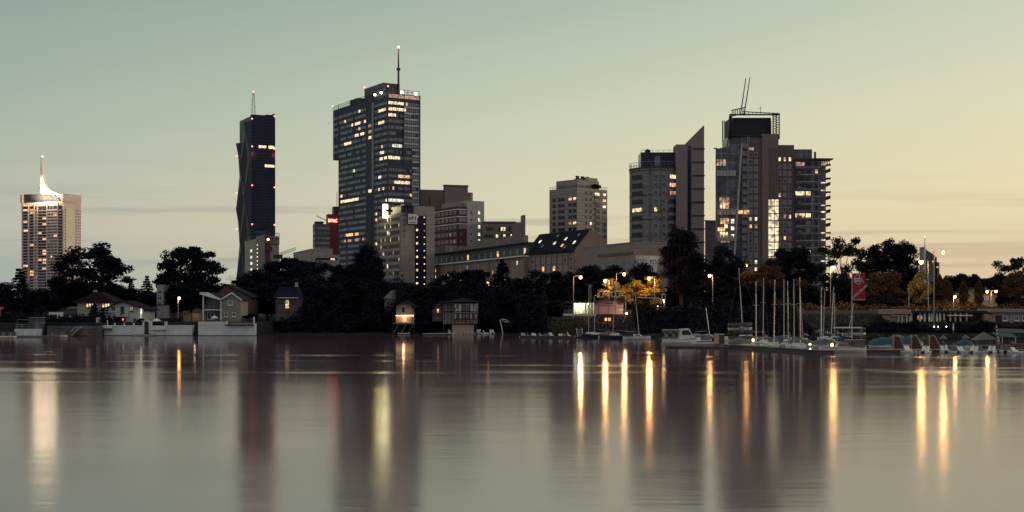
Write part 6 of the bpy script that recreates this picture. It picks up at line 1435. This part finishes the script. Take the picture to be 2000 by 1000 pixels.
# pedal boats
def pedal(label, px, py, rz, seat='white', fl='white'):
    D = CH*F/(py-HOR); x = (px-1000)*D/F; rt = thing('pedal_boat', label, 'pedal boat', (x, D, 0), rz, 'pedal boats moored along the pontoons'); rt.scale = (.8, .8, .62+.3*((px*7) % 5)/5)
    for s in (-.55,.55): hull(2.9, .62, .38, keel=.12, sheer=.3).obj('float', fl, rt, (0,s,0))
    MB().box(-1.0,.9,-.5,.5,.3,.4).obj('deck', 'tarpg', rt)
    for s in (-.36,.36): MB().yprism([(-.35,.4),(-.25,.62),(-.75,1.35),(-.9,1.35),(-.55,.45)], s-.26, s+.26).yprism([(-.35,.4),(.15,.42),(.15,.56),(-.3,.6)], s-.26, s+.26).obj('seat', seat, rt)
    return rt
P_ = ((1806,'green and white pedal boat between two brown slide boats'),(1846,'pedal boat right of the second brown slide boat'),(1866,'pedal boat with tall white seats left of the covered boat'),(1880,'pedal boat with paired white seats under the covered boat'),
 (1901,'pedal boat in front of the left edge of the grey tent'),(1918,'pedal boat in front of the middle of the grey tent'),(1936,'pedal boat right of the grey tent'),(1962,'pedal boat right of the striped mooring pole'),(1985,'pedal boat at the right edge of the picture'),(1776,'pedal boat left of the second brown slide boat'))
for k, (px, lb) in enumerate(P_): pedal(lb, px, 689.5 - (k % 2)*.8, R(-90+TR.uniform(-45,45)), 'white' if k not in (2,5,7) else 'tarpg')
for k in range(7): pedal('stored slatted pedal boat in the rear row at the right', 1956+9*k+TR.uniform(-2,2), 682, R(-60+TR.uniform(-20,20)), 'bhouse', 'tarpg')
for k in range(9): pedal('white pedal boat in the row below the dark trees left of the clubhouse', 1024+11.5*k+TR.uniform(-4,4), 658.5+.2*k, R(TR.uniform(-170,60)), ('white','tarpg','offw')[k % 3])
for k in range(6): pedal('small pale boat moored right of the half-timbered boathouse', 884+16*k+TR.uniform(-5,5), 652.5, R(TR.uniform(-150,60)), 'offw')
def slideboat(label, px, py):
    D = CH*F/(py-HOR); x = (px-1000)*D/F; rt = thing('slide_boat', label, 'pedal boat', (x, D, 0), R(-8), 'brown slide boats')
    for s in (-.7,.7): hull(3.4, .7, .4, keel=.12).obj('float', 'white', rt, (0,s,0))
    MB().yprism([(-1.1,.4),(-1.0,2.25),(-.7,2.3),(-.2,2.2),(.5,.4)], -.55, .55).obj('slide_tower', 'hullred', rt); MB().tube([(-1.05,-.6,.4),(-1.0,-.6,2.5),(-.3,-.6,2.5),(.6,-.6,.5)],.04,5).tube([(-1.05,.6,.4),(-1.0,.6,2.5),(-.3,.6,2.5),(.6,.6,.5)],.04,5).obj('handrail', 'steel2', rt)
slideboat('first brown slide boat right of the blue tarped boats', 1758, 686.5); slideboat('second brown slide boat, in the middle of the three', 1793, 686.8); slideboat('third brown slide boat left of the pedal boat row', 1828, 687)
# tent, awnings, striped pole, hoist
D = 215; s_ = D/F; rt = thing('grey_tent', 'grey pyramid tent behind the pedal boats', 'tent', ((1921-1000)*s_, D, .3))
MB().add([(-1.75,-1.5,zt(664,D)-.3),(1.85,-1.5,zt(662,D)-.3),(1.85,1.6,zt(662,D)-.3),(-1.75,1.6,zt(664,D)-.3),(0,0,zt(648,D)-.3)],[(0,1,4),(1,2,4),(2,3,4),(3,0,4),(3,2,1,0)]).obj('canopy', 'tarpg', rt)
for sx in (-1.6,1.7):
    for sy in (-1.3,1.4): MB().tube([(sx,sy,-.3),(sx,sy,zt(663,D)-.3)],.04,5).obj('pole', 'steel', rt)
for px, py, w_, lb in ((1962,653,40,'dark green awning right of the striped mooring pole'),(1975,645,56,'larger dark awning behind the striped pole at the right edge')):
    D = 225 if w_ < 50 else 238; s_ = D/F; zz = zt(py, D)-.3; rt = thing('sun_awning', lb, 'awning', ((px-1000)*s_, D, .3)); W_ = w_*s_/2
    MB().add([(-W_,-1.4,zz-.35),(W_,-1.4,zz-.5),(W_,1.5,zz+.2),(-W_,1.5,zz+.35),(-W_,-1.4,zz-.42),(W_,-1.4,zz-.57),(W_,1.5,zz+.13),(-W_,1.5,zz+.28)],[(0,1,2,3),(7,6,5,4),(0,4,5,1),(1,5,6,2),(2,6,7,3),(3,7,4,0)]).obj('cloth', 'tarpd', rt)
    for sx in (-.8,.8): MB().tube([(sx*W_,-1.2,-.3),(sx*W_,-1.2,zz-.4)],.06,6).obj('post', 'offw', rt)
D = 200; rt = thing('mooring_pole', 'black and white striped mooring pole leaning at the right', 'pole', ((1951-1000)*D/F, D, 0)); b = MB(); n = 14; z1 = zt(633, D)
for i in range(n): z_ = z1*i/n; b.tube([(-.45*i/n,0,z_),(-.45*(i+1)/n,0,z1*(i+1)/n)],.11,8,i % 2)
b.obj('pole', ['white','dframe'], rt)
D = CH*F/(652.5-HOR); rt = thing('boat_hoist', 'white boat hoist with curved arm right of the half-timbered boathouse', 'hoist', ((979-1000)*D/F, D, 0)); z1 = zt(625, D)
MB().tube([(.4,0,-.3),(.1,0,z1*.5),(-.3,0,z1)],.14,6).obj('post', 'white', rt); MB().tube([(-.3,0,z1),(.5,0,z1+.25),(1.4,0,z1-.1),(2.0,0,z1-.5),(1.4,0,z1-.55),(.3,0,z1-.2)],.09,6).obj('arm', 'white', rt)
for px, py, lb in ((1447,637,'small pale parasol behind the boat rack'),(1601,642,'small pale parasol left of the right sailboats'),(1842,655,'tan parasol behind the third slide boat'),(1803,656,'reddish parasol behind the second slide boat'),(1886,654,'pale parasol above the rounded covered boat')): parasol(lb, px, 222, py, .8, 'tarpg' if px != 1803 else 'bhouse')
